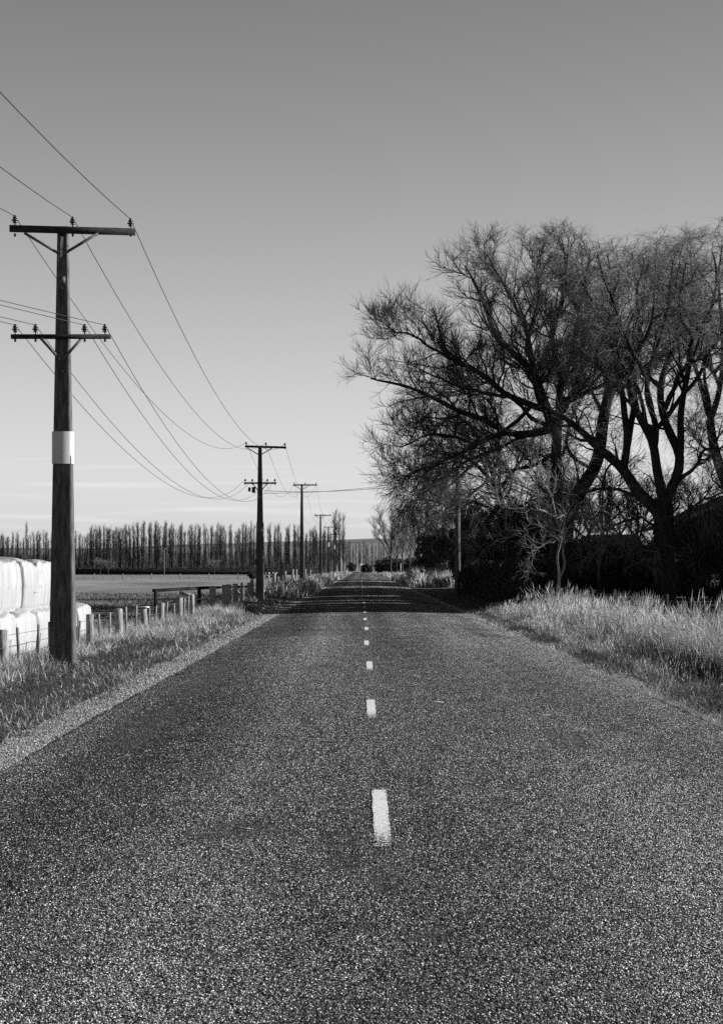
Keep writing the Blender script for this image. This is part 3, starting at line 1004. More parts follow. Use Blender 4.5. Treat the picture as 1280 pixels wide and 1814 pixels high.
rg = np.random.default_rng(21)
dA = 98.0
A = [
    limb([(986, 1062), (984, 980), (988, 900), (984, 830), (985, 775)], dA, .36, .24, 0, .02),
    limb([(985, 780), (967, 719), (956, 685), (940, 650), (912, 630), (875, 590), (846, 508), (824, 470)], dA, .23, .04, -2.5),
    limb([(985, 785), (990, 716), (993, 672), (1012, 636), (1017, 604), (1025, 556), (1040, 490), (1046, 450)], dA, .21, .035, 2),
    limb([(993, 670), (980, 622), (977, 582), (993, 543), (1004, 503), (1004, 460), (1000, 430)], dA, .15, .03, -1),
    limb([(980, 760), (960, 764), (928, 772), (899, 770), (872, 753), (840, 737), (806, 727), (779, 713), (739, 692), (700, 679), (655, 672)], dA, .2, .03, -4),
    limb([(899, 771), (870, 776), (846, 785), (806, 806), (780, 818), (745, 832), (715, 848)], dA - 1.5, .12, .03, -2),
    limb([(970, 735), (939, 719), (899, 703), (868, 678), (851, 660), (803, 643), (785, 625), (777, 577), (767, 548)], dA, .17, .03, 3),
    limb([(800, 642), (770, 622), (745, 606), (715, 590), (690, 590)], dA + 2, .07, .03, 1),
    limb([(939, 719), (920, 745), (890, 762), (872, 800), (830, 830), (800, 860), (768, 876)], dA, .11, .03, 4),
    limb([(956, 685), (931, 575), (907, 524), (880, 482), (862, 444)], dA - 1, .14, .03, -2),
    limb([(960, 670), (930, 610), (950, 540), (948, 480), (952, 445)], dA, .12, .03, 3),
    limb([(985, 800), (960, 815), (925, 830), (880, 838), (830, 880), (790, 900)], dA, .10, .03, -5),
    limb([(905, 700), (860, 700), (815, 690), (770, 668), (735, 655)], dA + 1, .09, .03, 4),
    limb([(846, 785), (800, 770), (770, 768), (740, 775), (710, 792)], dA - 2, .08, .03, -3),
    limb([(930, 775), (880, 800), (830, 815), (775, 850), (745, 872)], dA + 2, .08, .03, 3),
]
A += extra_limbs(P(985, 770, dA), 6, (4.5, 7.5), .12, rg, 2.0, (.15, .7))
wood, tw = tree_meshes(A, [
    dict(per=18, tr=(.2, 1), length=(1.8, 4.0), ang=(25, 62), k=8, up=.10, jit=.2, rr=(.5, .02), falloff=.5, rmax=.06),
    dict(per=11, tr=(.12, 1), length=(.8, 1.7), ang=(25, 60), k=5, up=.10, jit=.22, rr=(.6, .010), falloff=.4, rmax=.016),
    dict(per=8, tr=(.1, 1), length=(.35, .85), ang=(18, 50), k=3, up=.24, jit=.16, rr=(.7, .008), falloff=.2, rmax=.0095, tip=.5)], rg, P(0, 418, dA)[2])
put_tree('willow_tree', wood, tw, M['bark'], M['twig'], 'big bare willow whose long left limbs reach over the road', 'tree', 'bare willows on the right', P(986, 1052, dA) * [1, 1, 0])

# its leaning neighbour
dL = 105.0
A2 = [
    limb([(1003, 1050), (1002, 930), (1014, 884), (1046, 841), (1062, 809), (1065, 756), (1073, 703), (1090, 672)], dL, .42, .26, 0, .03),
    limb([(1090, 672), (1086, 625), (1067, 575), (1046, 551), (1034, 510), (1030, 465)], dL, .22, .03, 2),
    limb([(1090, 672), (1099, 630), (1092, 560), (1086, 520), (1090, 480)], dL, .18, .03, -1),
    limb([(1066, 750), (1050, 700), (1030, 660), (1035, 600), (1060, 540)], dL, .12, .03, 3),
    limb([(1046, 841), (1020, 820), (1000, 790), (1015, 730), (1040, 690)], dL, .10, .03, 2),
    limb([(1014, 884), (1050, 866), (1090, 864), (1130, 878), (1160, 900)], dL, .08, .03, -2),
]
A2 += extra_limbs(P(1085, 690, dL), 5, (4, 7), .1, rg, 2.0, (.3, .9))
wood, tw = tree_meshes(A2, [
    dict(per=11, tr=(.3, 1), length=(1.5, 3.6), ang=(28, 60), k=7, up=.12, jit=.22, rr=(.5, .022), falloff=.45, rmax=.06),
    dict(per=8, tr=(.15, 1), length=(.8, 1.5), ang=(25, 60), k=5, up=.05, jit=.25, rr=(.6, .012), falloff=.4, rmax=.02),
    dict(per=9, tr=(.15, 1), length=(.4, .9), ang=(18, 50), k=3, up=.12, jit=.2, rr=(.7, .007), falloff=.2, rmax=.0085, tip=.5)], rg, P(0, 448, dL)[2])
put_tree('willow_tree', wood, tw, M['bark'], M['twig'], 'bare willow with one thick trunk leaning to the right behind the first', 'tree', 'bare willows on the right', P(1003, 1050, dL) * [1, 1, 0])

dB = 90.0
B = [
    limb([(1177, 1075), (1176, 1000), (1176, 930), (1174, 885)], dB, .55, .42, 0, .02),
    limb([(1170, 925), (1136, 881), (1099, 825), (1060, 796), (1033, 767), (998, 740), (965, 722)], dB, .30, .06, 1.5),
    limb([(1099, 828), (1107, 800), (1110, 756), (1102, 703), (1094, 655), (1080, 610), (1073, 582), (1085, 540), (1092, 500)], dB + .4, .19, .03, -2),
    limb([(1108, 800), (1123, 730), (1121, 677), (1126, 609), (1128, 540), (1126, 497), (1138, 490), (1146, 465)], dB + .4, .16, .03, 2),
    limb([(1174, 890), (1165, 840), (1158, 791), (1140, 755), (1128, 735), (1112, 690), (1120, 640), (1150, 590), (1160, 520)], dB, .24, .03, -3),
    limb([(1160, 795), (1168, 751), (1150, 725), (1142, 700), (1150, 650), (1175, 590), (1185, 520), (1190, 445)], dB - .5, .15, .03, 2),
    limb([(1178, 890), (1195, 862), (1213, 815), (1200, 790), (1179, 756), (1166, 716), (1172, 660), (1200, 600), (1206, 535), (1215, 455)], dB, .25, .03, 3),
    limb([(1213, 815), (1216, 770), (1211, 738), (1219, 663), (1227, 596), (1259, 556), (1275, 500), (1265, 440)], dB, .18, .03, -2),
    limb([(1226, 600), (1206, 561), (1203, 520), (1230, 490), (1240, 465)], dB - 1, .10, .03, 1),
    limb([(1195, 862), (1225, 840), (1245, 800), (1262, 790), (1285, 800)], dB, .10, .03, 2),
    limb([(1140, 884), (1100, 868), (1060, 866), (1030, 872), (1005, 890)], dB, .07, .03, 2),
    limb([(1180, 930), (1215, 905), (1250, 880), (1290, 870)], dB, .07, .03, -2),
    limb([(1172, 940), (1130, 915), (1100, 925), (1070, 940)], dB, .06, .03, -2),
]
B += extra_limbs(P(1176, 800, dB), 7, (5, 9), .11, rg, 3.5, (.5, 1.3))
wood, tw = tree_meshes(B, [
    dict(per=12, tr=(.3, 1), length=(1.6, 3.8), ang=(28, 65), k=8, up=.06, jit=.24, rr=(.5, .02), falloff=.5, rmax=.06),
    dict(per=7, tr=(.15, 1), length=(.8, 1.5), ang=(25, 60), k=6, up=-.06, jit=.25, rr=(.6, .010), falloff=.3, rmax=.015),
    dict(per=7, tr=(.15, 1), length=(.5, 1.2), ang=(18, 50), k=4, up=-.22, jit=.16, rr=(.7, .0066), falloff=.2, rmax=.010, tip=.5)], rg, P(0, 440, dB)[2])
put_tree('willow_tree', wood, tw, M['bark'], M['wisp'], 'many forked bare willow with a wide V of trunks behind the wire fence', 'tree', 'bare willows on the right', P(1177, 1075, dB) * [1, 1, 0])

dC = 97.0
Cc = [
    limb([(1330, 1060), (1322, 960), (1296, 880), (1280, 845), (1264, 796), (1256, 743)], dC, .4, .2, 0, .03),
    limb([(1256, 745), (1268, 710), (1276, 680), (1280, 620), (1276, 550), (1270, 480), (1280, 435)], dC, .16, .03, -2),
    limb([(1256, 745), (1246, 700), (1237, 666), (1225, 640), (1216, 580), (1225, 500), (1222, 440)], dC, .13, .03, 2),
    limb([(1268, 800), (1245, 790), (1226, 770), (1214, 740)], dC, .07, .03, -1),
    limb([(1280, 845), (1310, 780), (1330, 700), (1330, 580), (1320, 440)], dC, .2, .03, 2),
]
Cc += extra_limbs(P(1262, 740, dC), 8, (4, 8), .1, rg, 3.0, (.4, 1.3))
wood, tw = tree_meshes(Cc, [
    dict(per=13, tr=(.3, 1), length=(1.6, 3.8), ang=(28, 65), k=8, up=.06, jit=.22, rr=(.5, .02), falloff=.4, rmax=.06),
    dict(per=8, tr=(.15, 1), length=(.8, 1.5), ang=(25, 60), k=6, up=-.05, jit=.25, rr=(.6, .011), falloff=.3, rmax=.018),
    dict(per=7, tr=(.15, 1), length=(.5, 1.2), ang=(18, 50), k=4, up=-.22, jit=.16, rr=(.7, .0066), falloff=.2, rmax=.008, tip=.5)], rg, P(0, 440, dC)[2])
put_tree('willow_tree', wood, tw, M['bark'], M['wisp'], 'bare willow at the right edge with drooping windswept top twigs', 'tree', 'bare willows on the right', P(1330, 1060, dC) * [1, 1, 0])

# a weeping willow behind the hedge, its twigs hanging over the far verge
dD = 122.0
D_ = [
    limb([(905, 1046), (903, 980), (895, 920), (880, 870)], dD, .3, .2, 0, .03),
    limb([(880, 872), (850, 830), (810, 800), (785, 805), (755, 835), (728, 872)], dD, .14, .03, -3),
    limb([(880, 872), (860, 800), (830, 750), (800, 735), (772, 760), (748, 792)], dD, .14, .03, 3),
    limb([(882, 868), (885, 800), (880, 740), (860, 700), (830, 700)], dD, .13, .03, -2),
    limb([(884, 870), (920, 820), (945, 780), (950, 740)], dD, .13, .03, 3),
    limb([(895, 915), (850, 890), (810, 890), (785, 895), (750, 882), (722, 888)], dD, .10, .03, 2),
    limb([(897, 925), (930, 890), (960, 880), (985, 890)], dD, .09, .03, -2),
    limb([(895, 915), (860, 920), (825, 935), (800, 960)], dD, .08, .03, -3),
]
wood, tw = tree_meshes(D_, [
    dict(per=20, tr=(.2, 1), length=(1.6, 3.8), ang=(28, 70), k=7, up=.02, jit=.24, rr=(.5, .02), falloff=.4, rmax=.06),
    dict(per=9, tr=(.15, 1), length=(.8, 1.7), ang=(25, 60), k=6, up=-.15, jit=.22, rr=(.6, .012), falloff=.3, rmax=.018),
    dict(per=7, tr=(.15, 1), length=(.5, 1.2), ang=(18, 50), k=4, up=-.35, jit=.14, rr=(.7, .0095), falloff=.2, rmax=.011, tip=.5)], rg)
put_tree('willow_tree', wood, tw, M['bark'], M['bark'], 'weeping bare willow behind the hedge, lower and farther than the rest', 'tree', 'bare willows on the right', P(905, 1046, dD) * [1, 1, 0])

# small pale barked tree at the near end of the hedge, caught by the sun
dS = 74.2
S = [
    limb([(988, 1068), (990, 1020), (986, 985), (992, 950), (986, 915), (975, 880), (955, 850), (930, 820)], dS, .06, .012, 0, .06),
    limb([(990, 1030), (1000, 1000), (996, 960), (1000, 915), (996, 880), (998, 850)], dS, .045, .012, .5, .06),
    limb([(986, 920), (960, 905), (930, 905), (905, 900), (880, 880)], dS, .04, .012, -.8, .06),
    limb([(990, 940), (960, 930), (930, 940), (900, 950), (868, 965)], dS, .04, .012, .5, .06),
    limb([(992, 955), (965, 962), (945, 975), (935, 990)], dS, .035, .012, -.6, .05),
    limb([(994, 920), (1020, 905), (1045, 915), (1075, 930)], dS, .035, .012, .5, .05),
    limb([(975, 880), (940, 870), (905, 850), (880, 830)], dS, .035, .012, .8, .05),
]
wood, tw = tree_meshes(S, [
    dict(per=11, tr=(.2, 1), length=(.6, 1.8), ang=(25, 65), k=6, up=.08, jit=.34, rr=(.6, .008), falloff=.4, rmax=.022),
    dict(per=6, tr=(.15, 1), length=(.3, .9), ang=(25, 60), k=4, up=.08, jit=.25, rr=(.6, .006), falloff=.3, rmax=.012),
    dict(per=3, tr=(.2, 1), length=(.15, .4), ang=(20, 50), k=3, up=.1, jit=.2, rr=(.7, .0045), falloff=.2, rmax=.006)], rg)
put_tree('small_bare_tree', wood, tw, M['palebark'], M['palebark'], 'small pale barked bare tree at the near end of the dark hedge', 'tree', None, P(988, 1068, dS) * [1, 1, 0])


# evergreen masses ----------------------------------------------------------------
def leaf_cloud(n, pts, size, rng):
    """n leaf quads scattered at pts (m,3)"""
    c = pts
    m = len(c)
    u = norm(rng.normal(size=(m, 3))); w = norm(np.cross(u, norm(rng.normal(size=(m, 3)))))
    s = rng.uniform(size[0], size[1], m)[:, None]
    v = np.stack([c - u * s, c + w * s * .45, c + u * s, c - w * s * .45], 1).reshape(-1, 3)
    q = np.arange(m * 4).reshape(-1, 4)
    return v, q


def evergreen_mesh(rx, ry, h, n, rng, size=(.09, .2), conic=0.0, core=.7):
    """foliage in uneven clumps round a dark inner mass; returns (crown mesh, core mesh, trunk mesh)"""
    nc = 46
    d = norm(rng.normal(size=(nc, 3)))
    rad = rng.uniform(.45, 1, nc)[:, None] ** .5
    cl = d * rad * .82
    per = n // nc
    pts = []
    for c in cl:
        s = rng.uniform(.15, .30)
        q = norm(rng.normal(size=(per, 3))) * (rng.uniform(.3, 1, (per, 1)) ** .5) * s
        pts.append(c + q)
    p = np.concatenate(pts)
    def place(p):
        zn = (p[:, 2] + 1) / 2
        k = 1 - conic * np.clip(zn, 0, 1)
        return np.stack([p[:, 0] * rx * k, p[:, 1] * ry * k, zn * h], 1)
    v, q = leaf_cloud(n, place(p), size, rng)
    cm = mesh_np('crown', v, quads=q)
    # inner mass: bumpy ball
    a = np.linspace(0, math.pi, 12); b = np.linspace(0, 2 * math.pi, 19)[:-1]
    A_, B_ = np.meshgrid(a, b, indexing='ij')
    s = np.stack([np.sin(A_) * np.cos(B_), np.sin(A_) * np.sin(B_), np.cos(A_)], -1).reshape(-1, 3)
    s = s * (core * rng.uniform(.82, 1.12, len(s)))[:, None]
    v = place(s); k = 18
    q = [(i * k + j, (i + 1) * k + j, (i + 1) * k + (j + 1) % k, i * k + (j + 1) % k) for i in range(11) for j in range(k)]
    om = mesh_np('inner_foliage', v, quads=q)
    tv, tq = tubes(np.array([[(0, 0, -.3), (0, 0, h * .3), (0, 0, h * .6)]], float), np.array([[.22, .18, .1]]) * min(1, h / 8), 7)
    tm = mesh_np('trunk', tv, quads=tq)
    return cm, om, tm


rg = np.random.default_rng(5)
EV = [evergreen_mesh(1, 1, 1, 0 + 14000, rg, (.02, .05), 0, .62) for _ in range(3)]


def evergreen(name, loc, rx, ry, h, label, group, var=0, cat='shrub', src=EV):
    o = empty(name, loc)
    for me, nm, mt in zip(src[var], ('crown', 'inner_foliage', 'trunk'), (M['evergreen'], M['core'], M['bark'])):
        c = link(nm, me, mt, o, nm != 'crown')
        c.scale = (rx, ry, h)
        c.rotation_euler.z = 0
    return tag(o, label, cat, group)


# dark shrubs under and behind the willows
SH = [
    (792, 206, 4.0, 3.5, 6.4, 'dark evergreen bush left of the timber service pole, behind the tall grass'),
    (846, 142, 3.0, 3.0, 6.2, 'dark evergreen just right of the timber service pole, behind the hedge'),
    (905, 134, 3.0, 3.0, 6.6, 'broad dark evergreen behind the hedge below the willow limbs'),
    (955, 128, 2.6, 2.8, 5.6, 'dark evergreen just left of the first willow trunk'),
    (1045, 112, 2.6, 2.6, 3.6, 'low dark evergreen between the two willow trunks'),
    (1120, 110, 2.2, 2.4, 3.4, 'small dark evergreen left of the V forked willow'),
    (1262, 96, 2.3, 2.3, 3.4, 'dark evergreen at the right edge below the roof'),
]
for k, (px, d, rx, ry, h, lab) in enumerate(SH):
    evergreen('evergreen_shrub', ((px - CX) * d / F, d, -.2), rx, ry, h, lab, 'dark evergreens on the right', k % 3)

# clipped hedge
hd = empty('clipped_hedge', (7.0, 80, 0))
hl = 50.0
rg = np.random.default_rng(11)
ph = np.linspace(0, hl, 60)
def hedge_mesh(L, w, h, n, rng, size):
    y = rng.uniform(0, L, n); s = rng.uniform(0, 1, n)
    per = 2 * h + w; t = s * per
    x = np.where(t < h, -w / 2, np.where(t < h + w, t - h - w / 2, w / 2)); z = np.where(t < h, t, np.where(t < h + w, h, per - t))
    b = .07 * np.sin(y * 1.3) + .05 * np.sin(y * 3.1 + z * 2)
    p = np.stack([x + np.sign(x) * b * .6 + rng.normal(0, .05, n), y, z + np.where(z > h - .01, b, 0) + rng.normal(0, .05, n)], 1)
    e = int(n * .08); p[:e, 1] = rng.choice([0, L], e) + rng.normal(0, .05, e); p[:e, 0] = rng.uniform(-w / 2, w / 2, e); p[:e, 2] = rng.uniform(0, h, e)
    return leaf_cloud(n, p, size, rng)
v, q = hedge_mesh(hl, 1.2, 1.78, 42000, rg, (.045, .1))
link('foliage', mesh_np('foliage', v, quads=q), M['hedge'], hd)
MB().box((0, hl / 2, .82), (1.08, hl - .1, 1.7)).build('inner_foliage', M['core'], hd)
tag(hd, 'long clipped dark hedge beside the road, at eye height', 'hedge')

# house behind the trees
hs = empty('farm_house', P(1230, 1046, 128) * [1, 1, 0])
b0 = np.array(hs.location)
hs.rotation_euler.z = 0
zt = P(1190, 985, 128)[2]
# weatherboards, one by one
w0, w1 = P(1150, 1000, 126)[0] - b0[0], P(1420, 1000, 126)[0] - b0[0]
nb = 14
zb = 2.55 / nb
bm_ = MB().add([(w0, 0, 0), (w1, 0, 0), (w1, 0, zb * 1.04), (w0, 0, zb * 1.04), (w0, -.03, 0), (w1, -.03, 0), (w1, -.008, zb * 1.04), (w0, -.008, zb * 1.04)],
               quads=[(4, 5, 6, 7), (0, 4, 7, 3), (1, 2, 6, 5), (0, 1, 5, 4), (3, 7, 6, 2)])
first = bm_.build('weatherboard', M['wall'], hs)
for k in range(1, nb):
    c = first.copy(); col.objects.link(c); c.parent = hs; c.location.z = zb * k
first.location.z = 0
MB().box(((w0 + w1) / 2, 4.1, 1.28), (w1 - w0 - .02, 8.1, 2.54)).build('wall', M['wall'], hs)
wf = MB().box((w0 + 2.4, -.05, 1.45), (1.3, .06, 1.2)).build('window', M['whitepaint'], hs)
for s in (-1, 1):
    MB().box((w0 + 2.4 + s * .3, -.085, 1.45), (.52, .012, 1.04)).build('pane', M['glass'], wf)
# roof: rises to the right towards a gable ridge
ea = P(1168, 938, 126); rd = P(1330, 868, 126)
ex, ez = ea[0] - b0[0], ea[2]; rx, rz = rd[0] - b0[0], rd[2]
mb = MB()
nr = 60
ys_ = np.linspace(-.5, 8.8, 124)
zoff = .018 * np.sin(np.arange(124) * math.pi)  # corrugation follows the slope
zoff = np.where(np.arange(124) % 2, .025, 0)
for (xa_, za_, xb_, zb_) in ((ex, ez, rx, rz), (rx, rz, 2 * rx - ex, ez)):
    v = np.concatenate([np.stack([np.full(124, xa_), ys_, za_ + zoff], 1), np.stack([np.full(124, xb_), ys_, zb_ + zoff], 1)])
    mb.add(v, quads=[(i, i + 1, 124 + i + 1, 124 + i) for i in range(123)])
rf_ = mb.build('roof', M['roof'], hs)
MB().beam((ex, -.5, ez - .1), (rx, -.5, rz - .1), .04, .2).build('barge_board', M['whitepaint'], rf_)
MB().add([(ex + .2, -.35, 2.5), (2 * rx - ex - .2, -.35, 2.5), (2 * rx - ex - .2, -.35, ez - .02), (rx, -.35, rz - .1), (ex + .2, -.35, ez - .02)], tris=[(0, 1, 2), (0, 2, 3), (0, 3, 4)]).build('gable', M['dark_timber'], hs)
tag(hs, 'pale walled house with a pitched roof, in deep shade behind the willows', 'house')
# lean-to with corrugated iron edge
lt = empty('lean_to_shed', P(1100, 1046, 122) * [1, 1, 0])
b0 = np.array(lt.location)
a_, b_ = P(1060, 966, 122) - b0, P(1140, 966, 122) - b0
xs_ = np.linspace(a_[0], b_[0], 60)
zc = np.where(np.arange(60) % 2, .03, 0)
v = np.concatenate([np.stack([xs_, np.full(60, 0.), a_[2] + zc], 1), np.stack([xs_, np.full(60, 3.6), a_[2] + .7 + zc], 1)])
MB().add(v, quads=[(i, i + 1, 61 + i, 60 + i) for i in range(59)]).build('roof', M['roof'], lt)
for x in (a_[0] + .1, (a_[0] + b_[0]) / 2, b_[0] - .1):
    MB().box((x, .1, a_[2] / 2 - .02), (.1, .1, a_[2] - .04)).build('post', M['dark_timber'], lt)
MB().box(((a_[0] + b_[0]) / 2, 3.5, a_[2] / 2 + .2), (b_[0] - a_[0], .1, a_[2])).build('back_wall', M['dark_timber'], lt)
tag(lt, 'low open shed with corrugated roof between the willow trunks', 'shed')

# shelterbelt off to the right: it throws the long bars of shade across the road
rg = np.random.default_rng(9)
BELT = [evergreen_mesh(1, 1, 1, 5000, rg, (.035, .08), .12, .97) for _ in range(2)]
bars = [(75.5, 93), (95.2, 101), (103.2, 116), (120.5, 165), (184, 204), (212, 236), (262, 284)]
k = 0
for y0, y1 in bars:
    n = max(1, round((y1 - y0) / 4.6)); st = (y1 - y0) / n
    for j in range(n):
        y = y0 + st * (j + .5)
        x = max(27.0, 27 + (y - 125) * .22) + rg.normal(0, .4)
        if 640 + x * F / y < 1330 + 20: x = (1350 - 640) * y / F + 3
        h = 15.6 + rg.normal(0, .6) + max(0, (x - 27) * .42)
        evergreen('shelterbelt_tree', (x, y, -.2), 2.9, st * .62, h, 'tall dark conifer in the shelterbelt beyond the right edge', 'shelterbelt conifers', k % 2, 'tree', BELT)
        k += 1


# ------------------------------------------------------------------ poplars
def poplar_mesh(h, rng, nb=120, w=.9, rt=.0):
    K = 10
    tr = np.zeros((1, K, 3)); tr[0, :, 2] = np.linspace(-.4, h, K); tr[0, 1:, :2] = np.cumsum(rng.normal(0, .05, (K - 1, 2)), 0)
    rad = (np.linspace(1, .12, K) * .19)[None]
    wood = [tubes(tr, rad, 6)]
    C, Rd = sprout(tr, rad, nb, (.16, .97), (h * .13, h * .24), (16, 34), 5, up=.22, jit=.07, rr=(.3, .022), falloff=.55, rng=rng, rmax=.05)
    C2, R2 = sprout(C, Rd, 4, (.2, 1), (.6, 1.5), (12, 32), 3, up=.25, jit=.08, rr=(.6, .016), falloff=.3, rng=rng, rmax=.022)
    return wood, [tubes(C, Rd, 3), tubes(C2, R2, 3)]


rg = np.random.default_rng(3)
POP = []
for k in range(6):
    wd, twg = poplar_mesh(14.0, rg, 90 + 12 * k)
    v, q = join(wd); tm = mesh_np('trunk', v, quads=q)
    v, q = join(twg); cm = mesh_np('crown', v, quads=q)
    POP.append((tm, cm))


def poplar(px, d, toppy, label, k, wid=1.0, grp='bare poplars beyond the paddock', zb=-.3):
    o = empty('poplar_tree', ((px - CX) * d / F, d, zb), R.uniform(0, 6))
    h = EYE + (HY - toppy) * d / F - zb
    tm, cm = POP[k % 6]
    a = link('trunk', tm, M['poplar'], o, True); b = link('crown', cm, M['poplar_twig'], o)
    for c in (a, b): c.scale = (h / 14 * wid, h / 14 * wid, h / 14)
    return tag(o, label, 'tree', grp)


def skyline(x):
    return np.interp(x, [-20, 40, 90, 140, 200, 280, 340, 430, 470, 520, 560, 600, 640], [950, 947, 944, 941, 932, 930, 932, 932, 928, 934, 940, 942, 950])


kk = 0
for row, (d, step, dy) in enumerate(((600, 7.6, 0), (618, 7.2, 3), (640, 7.0, 6))):
    x = -14.0 + row * 2.5
    while x < 596:
        top = skyline(x) + dy + abs(R.normal(0, 9)) - 4
        if row == 0 and abs(x - 45) < 4: top = 930
        lab = ('bare upright poplar of the far row, left of the nearest power pole' if x < 100 else 'bare upright poplar of the far row, between the two nearest power poles' if x < 450 else 'bare upright poplar of the far row, right of the second power pole')
        if row == 0 and abs(x - 45) < 4: lab = 'tallest poplar of the far row left of the nearest power pole'
        poplar(x + R.normal(0, 1.2), d + R.normal(0, 3), top, lab, kk, R.uniform(.55, 1.25)).rotation_euler.x = R.normal(0, .012); kk += 1
        x += step * R.uniform(.4, 1.7)
for px, top, lab in ((594, 909, 'left one of three taller poplars at the road end of the row'), (601, 912, 'middle one of three taller poplars at the road end of the row'), (609, 913, 'right one of three taller poplars at the road end of the row')):
    poplar(px, 520, top, lab, kk, 1.1, 'tall poplars near the road'); kk += 1
for px in np.arange(613, 690, 4.4):
    poplar(px + R.normal(0, .8), 1180 + R.normal(0, 12), 964 + R.normal(0, 2), 'distant bare poplar in the row across the end of the road', kk, 1.0, 'distant poplars at the end of the road'); kk += 1

# tangle of saplings under the poplars, reads as one dark mass
rg = np.random.default_rng(14)
n = 9000
x = rg.uniform(-122, -8, n); y = rg.uniform(605, 655, n); hgt = rg.uniform(2.0, 6.5, n)
c = np.zeros((n, 3, 3)); c[:, 0] = np.stack([x, y, np.full(n, -.4)], 1)
c[:, 1] = c[:, 0] + np.stack([rg.normal(0, .25, n), rg.normal(0, .25, n), hgt * .5], 1)
c[:, 2] = c[:, 1] + np.stack([rg.normal(0, .35, n), rg.normal(0, .35, n), hgt * .5], 1)
v1, q1 = tubes(c, np.broadcast_to(np.array([.07, .05, .02]), (n, 3)), 3)
m_ = 14000
v2, q2 = leaf_cloud(m_, np.stack([rg.uniform(-122, -8, m_), rg.uniform(612, 655, m_), rg.uniform(0, 3.2, m_) ** 1.0], 1), (.2, .5), rg)
v, q = join([(v1, q1), (v2, q2)])
ug = link('sapling_thicket', mesh_np('sapling_thicket', v, quads=q), M['evergreen'])
tag(ug, 'dark tangle of saplings and scrub under the poplars', 'thicket', kind='stuff')

# low hedge in front of the poplars
rg = np.random.default_rng(12)
ph_ = empty('paddock_hedge', (-120, 566, -.3)); 
v, q = hedge_mesh(104, 1.4, 1.75, 16000, rg, (.1, .28))
v = np.stack([v[:, 1], v[:, 0], v[:, 2]], 1)
link('foliage', mesh_np('foliage', v, quads=q), M['hedge'], ph_)
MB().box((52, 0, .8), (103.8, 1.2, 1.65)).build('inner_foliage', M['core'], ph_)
tag(ph_, 'long low dark hedge at the foot of the poplar row', 'hedge')

# thin lamp pole by the hedge
d = 470.0
o = empty('lamp_post', P(291, 1016, d) * [1, 1, 0])
hh = P(291, 972, d)[2]
MB().tube([(0, 0, -.4), (0, 0, hh)], [.09, .06], 7).build('pole', M['timber'], o)
MB().box((.1, 0, hh), (.5, .25, .2)).build('lamp_head', M['timber'], o)
tag(o, 'thin pale lamp post standing in front of the poplar row', 'lamp post')


# ------------------------------------------------------------------ trees and things further along the road
def bare_tree(h, rng, spread=.5, n=7, trunk=.35, fork=.25):
    lim = [([(0, 0, -.4), (0, 0, h * fork), (R.normal(0, .2), 0, h * .55), (R.normal(0, .3), 0, h * .92)], trunk * .5, .03, .06)]
    for k in range(n):
        a = 2 * math.pi * k / n + rng.uniform(-.4, .4); z0 = h * rng.uniform(fork * .8, .55)
        r = h * spread * rng.uniform(.5, .9); z1 = h * rng.uniform(.75, .97)
        lim.append(([(0, 0, z0), (math.cos(a) * r * .45, math.sin(a) * r * .45, z0 + (z1 - z0) * .45), (math.cos(a) * r, math.sin(a) * r, z1)], trunk * .24, .025, .1))
    return tree_meshes(lim, [
        dict(per=11, tr=(.3, 1), length=(h * .12, h * .26), ang=(22, 48), k=5, up=.16, jit=.12, rr=(.5, .025), falloff=.5, rmax=.06),
        dict(per=7, tr=(.2, 1), length=(h * .06, h * .13), ang=(20, 45), k=3, up=.18, jit=.12, rr=(.6, .016), falloff=.3, rmax=.025),
        dict(per=4, tr=(.2, 1), length=(h * .03, h * .07), ang=(18, 40), k=2, up=.18, jit=.1, rr=(.7, .012), falloff=.2, rmax=.016)], rng)


rg = np.random.default_rng(31)
BT = []
for k in range(3):
    wd, twg = bare_tree(10, rg, .42, 7)
    v, q = join(wd); tm = mesh_np('trunk', v, quads=q); v, q = join(twg); BT.append((tm, mesh_np('crown', v, quads=q)))


def bare(px, d, toppy, label, k, wid=1.0, grp='bare trees along the far right verge', mat=None, name='bare_tree'):
    o = empty(name, ((px - CX) * d / F, d, -.1), k * 1.3)
    h = EYE + (HY - toppy) * d / F + .1
    for me, nm in zip(BT[k % 3], ('trunk', 'crown')):
        c = link(nm, me, M['poplar' if nm == 'trunk' else 'wisp'], o, nm == 'trunk')
        if mat is not None:                  # shared mesh, own bark
            c.material_slots[0].link = 'OBJECT'; c.material_slots[0].material = mat
        c.scale = (h / 10 * wid, h / 10 * wid, h / 10)
    return tag(o, label, 'tree', grp)


